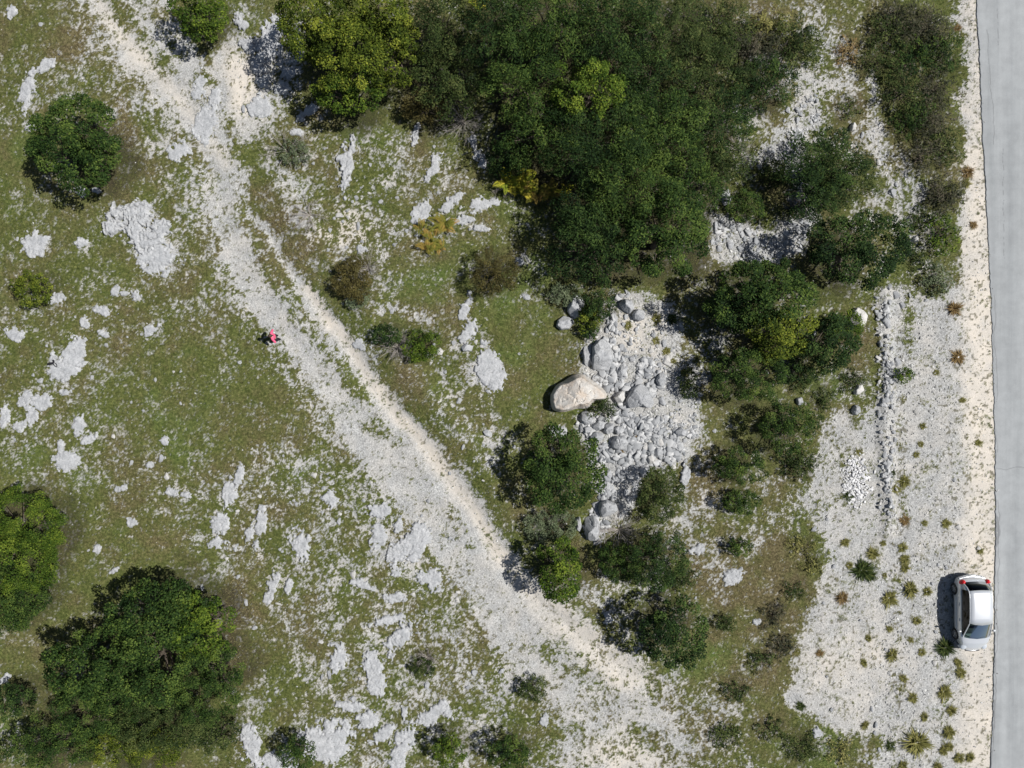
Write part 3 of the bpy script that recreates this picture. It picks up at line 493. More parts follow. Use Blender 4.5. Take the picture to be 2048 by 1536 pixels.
# hand-placed loose stones
ST = [(88, 53, 6), (763, 403, 7, 6), (714, 398, 7), (706, 404, 4), (795, 395, 6, 4), (680, 431, 9, 7), (718, 455, 5, 9), (837, 470, 9, 4), (814, 463, 5), (726, 483, 5), (790, 490, 6), (490, 220, 5, 9), (83, 760, 8, 6), (183, 755, 4, 5), (67, 749, 4), (226, 872, 4, 6), (287, 822, 5),
      (361, 807, 5), (263, 925, 4, 6), (478, 725, 7, 5), (310, 760, 5), (335, 950, 6, 8), (324, 918, 7, 8), (30, 880, 4), (74, 875, 4), (391, 921, 4), (470, 1097, 7, 8), (178, 1100, 4), (475, 1154, 5, 4), (402, 1177, 5, 8), (492, 1205, 5, 8), (510, 1255, 8, 6),
      (680, 1040, 5, 8), (558, 1207, 7, 3), (708, 1148, 7, 9), (642, 1281, 6, 5), (653, 1262, 4), (707, 1397, 7, 7), (857, 1475, 7, 6), (756, 1495, 4), (797, 1496, 3), (855, 1370, 7, 8), (660, 1350, 6, 9), (645, 1352, 4, 9), (645, 995, 6), (630, 950, 7, 6), (655, 948, 4), (648, 975, 5),
      (907, 686, 6, 5), (952, 684, 5), (966, 692, 7, 5), (928, 892, 5, 8), (918, 801, 5, 7), (785, 623, 6), (796, 619, 3), (1228, 696, 8), (1241, 695, 7, 8), (1258, 689, 7, 6), (1263, 718, 8, 6), (1214, 660, 6, 8), (1326, 688, 6, 8), (1332, 722, 8, 13), (1338, 776, 8, 6), (1322, 803, 10, 10),
      (1250, 776, 8, 7), (1380, 865, 6, 5), (1344, 872, 10, 7), (1318, 880, 8, 10), (1290, 890, 8, 8), (1270, 920, 7), (1286, 915, 6, 7), (1216, 948, 9, 12), (1214, 970, 11, 8), (1218, 986, 12, 8), (1250, 983, 6, 8), (1257, 998, 9, 8), (1608, 212, 5), (1576, 219, 6, 7), (1595, 240, 6, 7),
      (1570, 240, 5), (1580, 270, 6, 9), (1673, 267, 5, 4), (1724, 270, 4, 7), (1790, 370, 5, 7), (1784, 386, 8, 9), (1757, 326, 5, 8), (1748, 200, 4), (1743, 617, 5), (1733, 658, 3), (1732, 1510, 6, 4), (1727, 1522, 5), (1737, 1525, 4), (1752, 1448, 5, 9), (1758, 1500, 5), (1743, 1418, 5, 6),
      (1625, 1057, 8, 6), (1652, 1037, 4), (1915, 1052, 7, 5), (1873, 1264, 5), (1870, 1326, 5, 6), (1585, 830, 5, 4), (1690, 694, 4), (1626, 667, 6, 8), (1817, 590, 4, 7), (1849, 601, 4), (1430, 453, 6, 11), (1445, 470, 7), (1437, 500, 8, 7), (1460, 492, 8), (1480, 500, 9, 7), (1500, 490, 8),
      (1560, 508, 8, 7), (1528, 484, 7), (1470, 515, 6), (1790, 592, 9, 8), (1792, 725, 8, 9), (1803, 612, 7), (1790, 718, 5), (1774, 575, 6), (1342, 620, 6, 5), (1200, 660, 5), (1340, 700, 5), (1362, 720, 5), (1358, 800, 6), (1395, 800, 6, 7), (1365, 880, 5), (1340, 915, 5), (1280, 880, 5),
      (1270, 850, 5), (1310, 850, 6), (1345, 840, 6), (1300, 700, 6), (1282, 700, 5), (1220, 640, 5), (1305, 670, 6), (1317, 730, 6), (1345, 930, 6), (1370, 920, 5), (1400, 890, 5), (1427, 860, 5), (1390, 1195, 4), (1222, 1200, 4), (1500, 1315, 4), (948, 1345, 8, 7), (960, 1360, 6), (935, 1375, 6), (970, 1385, 6),
      (1003, 1342, 6), (1010, 1430, 6, 5), (985, 1445, 4), (920, 1415, 5), (620, 1515, 5), (540, 1398, 5), (554, 1382, 4), (536, 1382, 5), (600, 1350, 4), (1180, 905, 5), (1180, 920, 4)]
for t in ST:
    inr = 1160 < t[0] < 1405 and 580 < t[1] < 1000
    stone(*t, grp='loose stones in the rubble pile' if inr else 'loose white stones lying on the ground')
cands = []
r = np.random.default_rng(5)
REG = [(560, 1000, 980, 1500, 46), (380, 900, 760, 1120, 18), (20, 600, 420, 960, 16), (600, 240, 1000, 520, 20), (860, 660, 1060, 960, 14), (1170, 600, 1390, 940, 20), (1430, 440, 1600, 520, 12), (1610, 860, 1960, 1530, 20)]
for x0, y0, x1, y1, n in REG:
    k = 0
    while k < n:
        px, py = r.uniform(x0, x1), r.uniform(y0, y1)
        x, y = W(px, py)
        if float(rsamp(BARE, np.array([x]), np.array([y]))[0]) < .2 and r.random() < .6: continue
        if x0 == 1170 and sdf_poly(RUB, np.array([px]), np.array([py]))[0] > -6: continue
        inr = x0 == 1170
        stone(px, py, r.uniform(3.4, 5.2) * (1.25 if inr else 1), grp='loose stones in the rubble pile' if inr else 'loose white stones lying on the ground'); k += 1
# dry stone row between the grass and the gravel yard
wall = empty('dry_stone_row', (*W(1766, 800), 0)); tag(wall, 'long low row of tumbled grey stones running down beside the gravel yard', 'stone wall')
for k in range(98):
    t = k / 97; py = 596 + 430 * t + random.uniform(-3, 3); px = 1764 + 8 * t + random.uniform(-17, 17); x, y = W(px, py); q = random.uniform(.09, .22) * (1 - .25 * t)
    o = link('stone', PROTO[random.choice([0, 2, 3, 8, 10, 1, 4, 6])], wall, (x - wall.location.x, y - wall.location.y, gz(x, y) + q * .25 + .04), (random.uniform(-.6, .6), random.uniform(-.6, .6), random.uniform(0, 6)), (q * 1.2, q * .85, q))
# heap of white pebbles in the yard
def stones_bulk(n, sampler, name, label, cat, mats, smin, smax, zf=.6, sub=1, pw=2.2):
    K = [rock_np(900 + q, max(sub, 2), 13, (.30, .62), .05) for q in range(10)]; F0 = K[0][1]; KV = np.stack([q[0] for q in K]); rr = np.random.default_rng(len(name)); P = sampler(rr, n); n = len(P)
    s = smin + (smax - smin) * rr.random(n) ** pw * P[:, 2]; sc = s[:, None] * rr.uniform(.6, 1.25, (n, 3)); sc[:, 2] *= zf
    a = rr.uniform(0, 6.28, n); V0 = KV[0]; Vv = KV[rr.integers(0, 10, n)] * 1.6 * sc[:, None, :]
    x = Vv[..., 0] * np.cos(a)[:, None] - Vv[..., 1] * np.sin(a)[:, None] + P[:, 0:1]; y = Vv[..., 0] * np.sin(a)[:, None] + Vv[..., 1] * np.cos(a)[:, None] + P[:, 1:2]
    z = Vv[..., 2] + rsamp(HT, P[:, 0], P[:, 1])[:, None] + (.05 * (P[:, 0] * S + 1024 > np.interp(768 - P[:, 1] * S, [p[1] for p in ROADE], [p[0] for p in ROADE]) + 1))[:, None] + sc[:, 2:3] * .35 + (P[:, 3:4] if P.shape[1] > 3 else 0)
    Fv = (F0[None] + (np.arange(n) * len(V0))[:, None, None]).reshape(-1, 3)
    me = mesh_np(name, np.stack([x, y, z], -1).reshape(-1, 3), Fv, mats, fattr=np.repeat(rr.random(n), len(F0)))
    o = link(name, me); tag(o, label, cat, None, 'stuff'); return o
def pebmat(name, lo, hi):
    m, nt, b, o = newmat(name); a = nd(nt, 'ShaderNodeAttribute', attribute_name='tint').outputs['Fac']; nt.links.new(ramp(nt, a, [(0, lo), (.55, tuple(.5 * (p + q) for p, q in zip(lo, hi))), (1, hi)]), b.inputs[0])
    b.inputs['Roughness'].default_value = .9; b.inputs['Specular IOR Level'].default_value = .2; return m
M_PEB = pebmat('pebbles', (.24, .238, .228), (.64, .635, .61)); M_RUB = pebmat('rubble_stone', (.24, .25, .26), (.56, .56, .555)); M_PEBW = pebmat('white_pebbles', (.52, .52, .52), (.76, .75, .74))
VX0, VX1, VY0, VY1 = -29.6, 29.6, -22.4, 22.4
def samp_gravel(rr, n):
    x = rr.uniform(VX0, VX1, n * 4); y = rr.uniform(VY0, VY1, n * 4); bb_ = rsamp(BARE, x, y); cb = rsamp(COBB, x, y); bb_ = bb_ * (1 - .75 * rsamp(CREAM, x, y))
    px = x * S + 1024; py = 768 - y * S; rx = np.interp(py, [p[1] for p in ROADE], [p[0] for p in ROADE])
    k = (rr.random(n * 4) < (.05 + .5 * bb_ ** 1.2 + cb * .5)) & ((px < rx - 4) | ((px < rx + 7) & (rr.random(n * 4) < .22))); x, y, cb, bb_ = x[k][:n], y[k][:n], cb[k][:n], bb_[k][:n]
    return np.stack([x, y, .35 + .9 * cb + .25 * (1 - bb_)], 1)
stones_bulk(52000, samp_gravel, 'pebbles', 'countless small pale pebbles strewn over the gravel and turf', 'pebbles', M_PEB, .018, .085, pw=3)
def samp_rub(rr, n):
    x = rr.uniform(0, 23, n * 24); y = rr.uniform(-9, 18, n * 24); k = rr.random(n * 24) < (rsamp(COBB, x, y) - .5) * 2.2 * (fbm(x, y, .9, 2, 3) > -.09)
    x, y = x[k][:n], y[k][:n]; return np.stack([x, y, .30 + 2.6 * np.clip(rsamp(COBB, x, y) - .58, 0, .3)], 1)
stones_bulk(8500, samp_rub, 'rubble', 'broken grey stones filling the rubble pile and the stony gully', 'rubble', M_RUB, .022, .24, sub=2, pw=5.0, zf=.6)
def samp_heap(rr, n):
    t = rr.uniform(-1, 1, (n * 2, 2)); t = t[np.hypot(t[:, 0], t[:, 1]) < 1][:n]; px = 1710 + t[:, 0] * 22 + rr.normal(0, 6, len(t)); py = 958 + t[:, 1] * 50 + rr.normal(0, 7, len(t))
    x, y = (px - 1024) / S, (768 - py) / S; return np.stack([x, y, np.ones(len(x)),   .08 * (1 - np.hypot(t[:, 0], t[:, 1]))], 1)
heap = stones_bulk(520, samp_heap, 'pebble_heap', 'low heap of clean white pebbles in the gravel yard', 'pebble heap', M_PEBW, .035, .11, sub=2)

# ------------------------------------------------------------------ plants
def leaves(P, T, Nn, L, Wd):
    """rhombic leaves at P along T, facing Nn"""
    Sd = np.cross(T, Nn); Sd /= np.linalg.norm(Sd, axis=1, keepdims=True) + 1e-9
    L = L[:, None]; Wd = Wd[:, None]; V = np.stack([P - T * L * .5, P + Sd * Wd * .5 - Nn * Wd * .12, P + T * L * .5, P - Sd * Wd * .5 - Nn * Wd * .12], 1).reshape(-1, 3)
    return V, np.arange(len(P) * 4).reshape(-1, 4)
STY = dict(oak=dict(lobe=.40, leaf=(.115, .072), dens=900, el=1.15, up=.68), fea=dict(lobe=.40, leaf=(.15, .046), dens=980, el=2.1, up=.62), fine=dict(lobe=.28, leaf=(.088, .048), dens=1500, el=1.35, up=.62), conif=dict(lobe=.28, leaf=(.11, .03), dens=1500, el=1.7, up=.35))
def crown_np(rr, rx, ry, rz, zc, style, sparse=1.0, holes=.18):
    st = STY[style]; R = math.sqrt(rx * ry); lb = st['lobe'] * min(1, .35 + .32 * R); nl = int(max(9, 3.6 * R * R / (lb * lb) * .42))
    i = np.arange(nl) + .5; zz = 1 - 1.30 * i / nl; ph = i * 2.399963 + rr.uniform(0, 6); rad = np.sqrt(np.clip(1 - zz * zz, 0, 1))
    D = np.stack([rad * np.cos(ph), rad * np.sin(ph), zz], 1) + rr.normal(0, .10, (nl, 3)); D /= np.linalg.norm(D, axis=1, keepdims=True)
    ang = np.arctan2(D[:, 1], D[:, 0]); s1, s2, s3 = rr.uniform(0, 6, 3)
    mult = .88 + .07 * np.sin(2 * ang + s1) * (1 - D[:, 2] ** 2) + .05 * np.sin(3 * ang + s2) + .04 * np.sin(5 * ang + s3) + rr.normal(0, 1, nl) * (.06 + .10 * np.clip(D[:, 2], 0, 1))
    keep = (rr.random(nl) > holes) | (D[:, 2] < .25); D, mult = D[keep], mult[keep]; nl = len(D)
    C = D * np.array([rx, ry, rz]) * mult[:, None] * .86; C[:, 2] += zc
    ni = nl // 5; Di = rr.normal(size=(ni, 3)); Di /= np.linalg.norm(Di, axis=1, keepdims=True); Ci = Di * np.array([rx, ry, rz]) * rr.uniform(.05, .4, (ni, 1)); Ci[:, 2] += zc
    C = np.concatenate([C, Ci]); D = np.concatenate([D, Di]); lr = lb * rr.uniform(.7, 1.35, len(C)); tl = rr.normal(0, .15, len(C))
    nL = np.maximum(25, (st['dens'] * sparse * lr * lr).astype(int)); idx = np.repeat(np.arange(len(C)), nL); N = len(idx)
    d = rr.normal(size=(N, 3)); d /= np.linalg.norm(d, axis=1, keepdims=True); bias = D[idx] * .5 + np.array([0, 0, .45]); fl = (d * bias).sum(1) < -.25; d[fl] *= -1
    P = d * (lr[idx] * (.45 + .6 * rr.random(N) ** .6))[:, None]
    out = D[idx].copy(); out[:, 2] *= .35; out += np.array([0, 0, .12]); out /= np.linalg.norm(out, axis=1, keepdims=True) + 1e-6
    P += out * ((P * out).sum(1) * (st['el'] - 1))[:, None]; P[:, 2] *= .75; P += C[idx]
    P[:, 2] = np.maximum(P[:, 2], .06 + rr.random(N) * .08)
    Nn = d * (1 - st['up']) + np.array([0, 0, st['up']]) + rr.normal(0, .33, (N, 3)); Nn /= np.linalg.norm(Nn, axis=1, keepdims=True)
    T = out * .8 + rr.normal(0, .6, (N, 3)); T -= Nn * (T * Nn).sum(1)[:, None]; T /= np.linalg.norm(T, axis=1, keepdims=True) + 1e-6
    k = rr.uniform(.65, 1.3, N); V, F = leaves(P, T, Nn, st['leaf'][0] * k, st['leaf'][1] * k)
    tint = np.clip(.45 + tl[idx] * 1.2 + rr.normal(0, .21, N), 0, 1)
    return V, F, tint, C
def tube(p0, p1, r0, r1, n=6, bend=None, seg=4):
    p0, p1 = np.array(p0, float), np.array(p1, float); bend = np.zeros(3) if bend is None else np.array(bend); V = []; ax_ = p1 - p0; ax_ = ax_ / (np.linalg.norm(ax_) + 1e-9)
    u = np.cross(ax_, [0.3, 1, .2]); u /= np.linalg.norm(u); w = np.cross(ax_, u)
    for k in range(seg + 1):
        t = k / seg; c = p0 + (p1 - p0) * t + bend * math.sin(math.pi * t); r_ = r0 + (r1 - r0) * t
        for j in range(n): a = 2 * math.pi * j / n; V.append(c + (u * math.cos(a) + w * math.sin(a)) * r_)
    F = [[k * n + j, k * n + (j + 1) % n, (k + 1) * n + (j + 1) % n, (k + 1) * n + j] for k in range(seg) for j in range(n)]
    return np.array(V), np.array(F)
def join(parts):
    V = []; F = []; o = 0
    for v, f in parts: V.append(v); F.append(np.asarray(f) + o); o += len(v)
    return np.concatenate(V), np.concatenate(F)
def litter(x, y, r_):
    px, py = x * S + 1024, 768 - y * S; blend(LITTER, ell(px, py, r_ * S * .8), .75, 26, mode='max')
TN = [0]
def tree(px, py, a, b, h, style, mat, label, name='tree', cat='tree', group=None, sparse=1.0, holes=.18, seed=None, stems=1):
    TN[0] += 1; rr = np.random.default_rng(seed or (500 + TN[0])); rz = h * .42; zc = h - rz * .95; x, y = W(px, py, zc); k = (H - zc) / H / S
    rx, ry = a * k * 1.04, b * k * 1.04; root = empty(name, (x, y, gz(x, y))); tag(root, label, cat, group)
    V, F, t, C = crown_np(rr, rx, ry, rz, zc, style, sparse, holes)
    link('crown', mesh_np('crown', V, F, LM[mat], fattr=t), root)
    r0 = .035 + .028 * h; parts = []
    for s in range(stems):
        bx, by = rr.normal(0, .12 * (stems > 1), 2) * min(1, rx); parts.append(tube((bx, by, -.15), (bx * 1.5 + rr.normal(0, .1), by * 1.5 + rr.normal(0, .1), zc * .72), r0, r0 * .55, 8))
    for q in rr.permutation(np.argsort(C[:, 2])[:max(4, int(len(C) * .6))])[:12]: parts.append(tube((0, 0, max(.1, zc * rr.uniform(.3, .7))), C[q] * [.86, .86, .80], r0 * .38, r0 * .10, 5, (0, 0, -.1 * rx * rr.random()), 4))
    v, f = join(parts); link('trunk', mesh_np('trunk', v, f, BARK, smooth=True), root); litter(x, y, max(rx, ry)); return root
FG = 'trees of the dense wood at the top'
tree(160, 288, 100, 92, 4.4, 'oak', 'oak', 'lone round dark green tree standing in the meadow left of the upper track', holes=.06)
tree(402, 22, 58, 56, 3.6, 'oak', 'bright', 'round green tree cut by the top edge, right of the track', name='tree')
tree(640, 50, 82, 78, 6.0, 'oak', 'yellow', 'leftmost yellow-green tree of the top clump, beside pale rocks', group=FG)
tree(745, 30, 86, 70, 6.2, 'oak', 'yellow', 'yellow-green tree at the top edge with golden tips, above the clump centre', group=FG)
tree(700, 120, 86, 72, 5.8, 'oak', 'yellow', 'broad yellow-green tree in the middle of the top clump', group=FG, seed=77)
tree(700, 190, 66, 44, 4.0, 'oak', 'bright', 'lowest green tree of the top clump reaching into the grass', group=FG)
tree(795, 105, 42, 60, 5.0, 'oak', 'yellow', 'narrow yellow-green tree on the right flank of the top clump', group=FG)
tree(880, 60, 62, 80, 4.6, 'fea', 'olive', 'feathery olive tree between the yellow-green clump and the dark wood, at top', group=FG)
tree(900, 170, 66, 70, 3.6, 'fea', 'olive', 'feathery olive thicket below the feathery top-edge tree', group=FG, sparse=.85)
tree(850, 215, 44, 32, 1.8, 'fine', 'brown', 'low brownish thicket in the shade right of the yellow-green clump', name='shrub', cat='shrub')
tree(1000, 55, 70, 84, 6.2, 'fea', 'dark', 'dark tree at the top edge, leftmost of the dense wood', group=FG)
tree(1110, 45, 84, 78, 6.5, 'fea', 'oak', 'tree at the top edge in the middle of the dense wood', group=FG)
tree(1225, 50, 80, 84, 6.0, 'fea', 'dark', 'third dark tree along the top edge of the dense wood', group=FG)
tree(1330, 60, 76, 72, 4.6, 'fea', 'olive', 'olive feathery tree at the top edge, right end of the wood', group=FG)
tree(1055, 160, 86, 74, 6.2, 'fea', 'oak', 'dark feathery tree left of the bright green crown in the wood', group=FG)
tree(1175, 185, 74, 60, 6.8, 'oak', 'bright', 'brightest green crown standing out in the middle of the wood', group=FG)
tree(1300, 170, 80, 78, 5.0, 'fea', 'dark', 'dark tree right of the brightest crown in the wood', group=FG, holes=.35)
tree(1410, 150, 76, 64, 3.8, 'fea', 'olive', 'olive feathery tree on the right flank of the wood, near the stony gully', group=FG)
tree(1080, 255, 80, 62, 5.0, 'fea', 'oak', 'feathery tree above the yellow fern band', group=FG)
tree(1190, 300, 86, 74, 6.0, 'fea', 'dark', 'dark tree below the brightest crown in the wood', group=FG, holes=.3)
tree(1310, 270, 88, 76, 5.4, 'fea', 'oak', 'large feathery tree right of centre in the wood', group=FG)
tree(1425, 245, 76, 60, 4.0, 'fea', 'dark', 'dark feathery tree at the right edge of the wood', group=FG)
tree(1440, 325, 52, 44, 2.8, 'fea', 'olive', 'low feathery tree at the lower right corner of the wood, above rubble', group=FG)
tree(1185, 425, 70, 60, 4.6, 'fea', 'dark', 'dark tree right below the yellow fern band', group=FG)
tree(1260, 375, 84, 74, 6.0, 'fea', 'oak', 'feathery tree in the lower middle of the wood', group=FG)
tree(1370, 375, 70, 60, 4.6, 'fea', 'oak', 'feathery tree on the lower right flank of the wood', group=FG)
tree(1190, 490, 84, 66, 5.2, 'fea', 'dark', 'darkest tree at the lower left corner of the wood, beside the meadow', group=FG, holes=.3)
tree(1330, 470, 90, 94, 6.0, 'oak', 'oak', 'big rounded tree at the bottom end of the wood, above the rubble pile', group=FG, seed=91)
tree(1015, 320, 42, 36, 1.8, 'fine', 'dark', 'dark low bush left of the yellow fern band', name='shrub', cat='shrub')
tree(1532, 165, 58, 38, 2.2, 'fea', 'dark', 'dark spreading shrub right of the wood, above the stony gully', name='shrub', cat='shrub')
tree(1500, 90, 50, 36, 1.6, 'fea', 'heath', 'brownish brush near the top edge right of the wood', name='shrub', cat='shrub')
tree(1590, 90, 46, 44, 1.6, 'fea', 'olive', 'olive brush right of the brownish brush at the top', name='shrub', cat='shrub')
tree(1440, 62, 58, 46, 1.8, 'fea', 'olive', 'tall olive brush at the top edge beside the wood', name='shrub', cat='shrub')
tree(1540, 60, 52, 30, 1.2, 'fea', 'weed', 'yellowish brush at the top edge', name='shrub', cat='shrub')
tree(1490, 412, 38, 34, 1.5, 'fine', 'oak', 'green shrub on the rubble slope below the wood', name='shrub', cat='shrub')
tree(1545, 345, 24, 30, 1.2, 'fine', 'olive', 'olive shrub in the stony gully above the green slope shrub', name='shrub', cat='shrub')
GR = 'trees on the right between rubble and yard'
tree(1640, 330, 72, 66, 3.6, 'fea', 'dark', 'feathery dark tree, uppermost of the right-hand group', group=GR)
tree(1692, 362, 52, 46, 2.4, 'fea', 'olive', 'lower olive tree attached to the right side of the uppermost one', group=GR)
tree(1625, 400, 50, 46, 3.0, 'fea', 'dark', 'small dark tree below the uppermost feathery one', group=GR)
tree(1718, 498, 98, 84, 5.4, 'oak', 'dark', 'big very dark tree near the stony strip in the right-hand group', group=GR, holes=.25)
tree(1515, 588, 104, 72, 5.6, 'oak', 'oak', 'big tree left of the very dark one in the right-hand group', group=GR, holes=.25)
tree(1468, 618, 60, 46, 4.2, 'oak', 'dark', 'dark tree on the left flank of the right-hand group', group=GR)
tree(1555, 668, 66, 54, 4.6, 'oak', 'yellow', 'yellow-tinged tree in the middle of the right-hand group', group=GR, holes=.35)
tree(1648, 685, 62, 52, 3.8, 'oak', 'dark', 'dark tree left of the solitary white boulder', group=GR)
tree(1492, 750, 74, 56, 4.0, 'fine', 'oak', 'lower left tree of the right-hand group', group=GR)
tree(1605, 738, 44, 30, 2.0, 'fine', 'dark', 'low dark tree at the bottom of the right-hand group', group=GR)
tree(1690, 655, 38, 32, 1.8, 'fine', 'bright', 'small leafy shrub touching the solitary white boulder', name='shrub', cat='shrub')
tree(1575, 856, 66, 48, 3.0, 'fine', 'oak', 'dark bushy small tree below the right-hand group, at the gravel edge')
tree(1592, 928, 34, 24, .6, 'fea', 'olive', 'low olive shrub at the gravel edge below the bushy small tree', name='shrub', cat='shrub')
tree(1478, 930, 56, 34, 2.4, 'fine', 'oak', 'oval green bush, uppermost of two below the right-hand trees', name='shrub', cat='shrub')
tree(1480, 1003, 38, 24, 1.5, 'fine', 'oak', 'oval green bush, lower of two below the right-hand trees', name='shrub', cat='shrub')
tree(1126, 938, 84, 80, 4.2, 'oak', 'oak', 'round tree below the rubble pile with a large shadow on its left', holes=.12)
tree(1320, 990, 48, 58, 2.6, 'fine', 'olive', 'brownish green tree right of the big grey boulder below the rubble')
tree(1118, 1142, 44, 66, 3.4, 'oak', 'bright', 'bright green upright tree beside the track', holes=.1)
tree(1315, 1122, 58, 62, 3.4, 'fine', 'dark', 'dark tree with a ragged crown right of the bright green tree')
tree(1240, 1125, 46, 38, 2.0, 'fine', 'oak', 'lower shrubby tree between the bright green tree and the ragged dark one')
tree(1352, 1155, 36, 20, .8, 'fea', 'olive', 'low olive fringe at the right foot of the ragged dark tree', name='shrub', cat='shrub')
tree(1348, 1264, 72, 66, 4.0, 'oak', 'dark', 'dark round tree with hollow top beside the lower track', holes=.25)
tree(1480, 1092, 24, 17, 1.0, 'fine', 'oak', 'small solitary dark bush in stony grass right of the ragged tree', name='shrub', cat='shrub')
tree(1452, 1246, 20, 15, .7, 'fine', 'olive', 'tiny dark bush right of the hollow-topped tree', name='shrub', cat='shrub')
tree(1100, 1055, 52, 34, 1.3, 'fine', 'grey', 'pale green low shrub under the round tree below the rubble', name='shrub', cat='shrub')
tree(65, 578, 38, 36, 1.8, 'fine', 'yellow', 'small round yellowish bush near the left edge', name='shrub', cat='shrub', holes=.04)
GL = 'trees of the huge clump at lower left'
tree(20, 1085, 128, 112, 3.2, 'fine', 'bright', 'dense smooth green thicket at the left edge, upper part', group='thicket at the left edge', holes=.03)
tree(10, 1200, 84, 74, 3.0, 'fine', 'oak', 'darker lower part of the thicket at the left edge', group='thicket at the left edge', holes=.08)
tree(315, 1235, 96, 80, 5.8, 'oak', 'oak', 'uppermost crown of the huge clump, with a dark shadow on its upper left', group=GL, holes=.2)
tree(405, 1250, 58, 66, 5.2, 'oak', 'bright', 'bright yellowish crown at the upper right of the huge clump', group=GL, holes=.15)
tree(185, 1330, 96, 70, 5.2, 'oak', 'oak', 'leftmost crown of the huge clump', group=GL, holes=.26)
tree(295, 1330, 92, 74, 6.4, 'oak', 'oak', 'tallest crown in the centre of the huge clump', group=GL, holes=.3)
tree(415, 1360, 78, 88, 4.6, 'fine', 'oak', 'rightmost crown of the huge clump', group=GL, holes=.12)
tree(195, 1410, 96, 66, 4.2, 'fine', 'oak', 'lower left crown of the huge clump', group=GL, holes=.2)
tree(320, 1435, 104, 68, 3.6, 'fine', 'olive', 'low brownish crown at the bottom of the huge clump', group=GL, holes=.15)
tree(28, 1400, 46, 34, 2.0, 'fine', 'dark', 'dark low shrub at the left edge below the thicket', name='shrub', cat='shrub')
tree(100, 1490, 100, 40, 3.0, 'fine', 'oak', 'row of shrubs at the bottom left corner', name='shrub', cat='shrub')
tree(270, 1495, 110, 36, 2.6, 'fine', 'yellow', 'yellow-green low shrubs under the huge clump at the bottom edge', name='shrub', cat='shrub')
tree(435, 1470, 44, 34, 1.7, 'fine', 'olive', 'olive bush at the lower right foot of the huge clump', name='shrub', cat='shrub')
tree(596, 1505, 40, 32, 2.4, 'fine', 'oak', 'dark bush at the bottom edge left of the wide slab', name='shrub', cat='shrub')
tree(898, 1502, 34, 36, 2.2, 'fine', 'bright', 'green bush at the bottom edge, left of a touching pair of shadows', name='shrub', cat='shrub')
tree(1018, 1508, 42, 38, 2.2, 'fine', 'oak', 'green bush at the bottom edge nearest the track', name='shrub', cat='shrub')
tree(990, 545, 50, 42, 2.4, 'conif', 'brown', 'brown juniper bush with a black shadow, alone in the central meadow', name='shrub', cat='shrub', holes=.15)
tree(705, 560, 40, 42, 1.3, 'fine', 'brown', 'olive-brown shrub right of the track in the centre left', name='shrub', cat='shrub')
tree(715, 598, 24, 18, .7, 'fine', 'grey', 'grey-green low plant at the foot of the olive-brown shrub', name='shrub', cat='shrub')
tree(842, 692, 36, 34, 1.4, 'fine', 'bright', 'bright green shrub growing against the grey dead shrub', name='shrub', cat='shrub')
tree(775, 672, 30, 22, .8, 'fine', 'dark', 'dark low shrub up and left of the grey dead shrub', name='shrub', cat='shrub')
tree(1195, 610, 34, 32, 1.6, 'fine', 'dark', 'dark green bush between the paired boulders and the rubble pile', name='shrub', cat='shrub')
tree(1176, 640, 22, 26, 1.1, 'oak', 'yellow', 'yellow-green bush touching the paired boulders', name='shrub', cat='shrub')
tree(1130, 590, 34, 22, .8, 'fine', 'grey', 'low grey-green bush above the paired boulders', name='shrub', cat='shrub')
tree(1180, 664, 18, 15, .7, 'fine', 'dark', 'small dark bush below the yellow-green one', name='shrub', cat='shrub')
tree(1203, 818, 22, 19, .8, 'fea', 'olive', 'olive tuft-like shrub at the right foot of the largest cream boulder', name='shrub', cat='shrub')
tree(1373, 768, 20, 28, .8, 'fine', 'olive', 'brownish shrub at the right rim of the rubble pile', name='shrub', cat='shrub')
tree(1065, 1378, 28, 24, .9, 'fine', 'olive', 'small olive shrub left of the widened lower track', name='shrub', cat='shrub')
tree(845, 1335, 26, 18, .6, 'fine', 'olive', 'low olive shrub under a bare grey twiggy one in the lower meadow', name='shrub', cat='shrub')
tree(1030, 1510, 20, 18, .8, 'fine', 'bright', 'tiny bright shrub at the bottom edge beside the track', name='shrub', cat='shrub')
tree(1805, 750, 18, 14, .8, 'fine', 'bright', 'small round green bush in the stony strip of the yard', name='shrub', cat='shrub', holes=.03)
tree(1883, 470, 34, 38, .9, 'oak', 'bright', 'loose leafy light green shrub near the road', name='shrub', cat='shrub', sparse=.5, holes=.3)
tree(1870, 560, 28, 34, .6, 'oak', 'grey', 'straggling leafy plant below the leafy roadside shrub', name='shrub', cat='shrub', sparse=.4, holes=.4)
tree(590, 305, 36, 26, .6, 'fine', 'grey', 'low grey-green plant under twigs right of the upper track', name='shrub', cat='shrub', sparse=.6)
HG = 'dark heather scrub near the road'
for k, (px, py, a, b, h, mt) in enumerate([(1775, 65, 46, 44, 0.8, 'olive'), (1850, 55, 52, 42, 1.0, 'heath'), (1885, 110, 40, 46, 1.0, 'dark'), (1820, 125, 46, 40, 1.0, 'dark'), (1875, 175, 42, 38, 1.0, 'heath'), (1805, 185, 44, 40, 1.2, 'olive'), (1860, 235, 46, 38, .9, 'heath'), (1815, 245, 34, 30, .8, 'oak'), (1850, 95, 30, 26, 1.1, 'oak'), (1795, 30, 40, 26, .8, 'heath'), (1840, 210, 28, 24, 1.0, 'dark'), (1884, 295, 40, 38, .9, 'olive'), (1845, 315, 34, 32, 1.2, 'heath'), (1760, 120, 30, 40, 1.0, 'olive')]):
    tree(px, py, a * .86, b * .86, h, 'fea', mt, place(px, py, '%s heather bush' % {'olive': 'olive', 'heath': 'purplish', 'dark': 'dark', 'oak': 'leafy'}[mt], skip='the heather scrub'), name='shrub', cat='shrub', group=HG, sparse=.75, holes=.32)
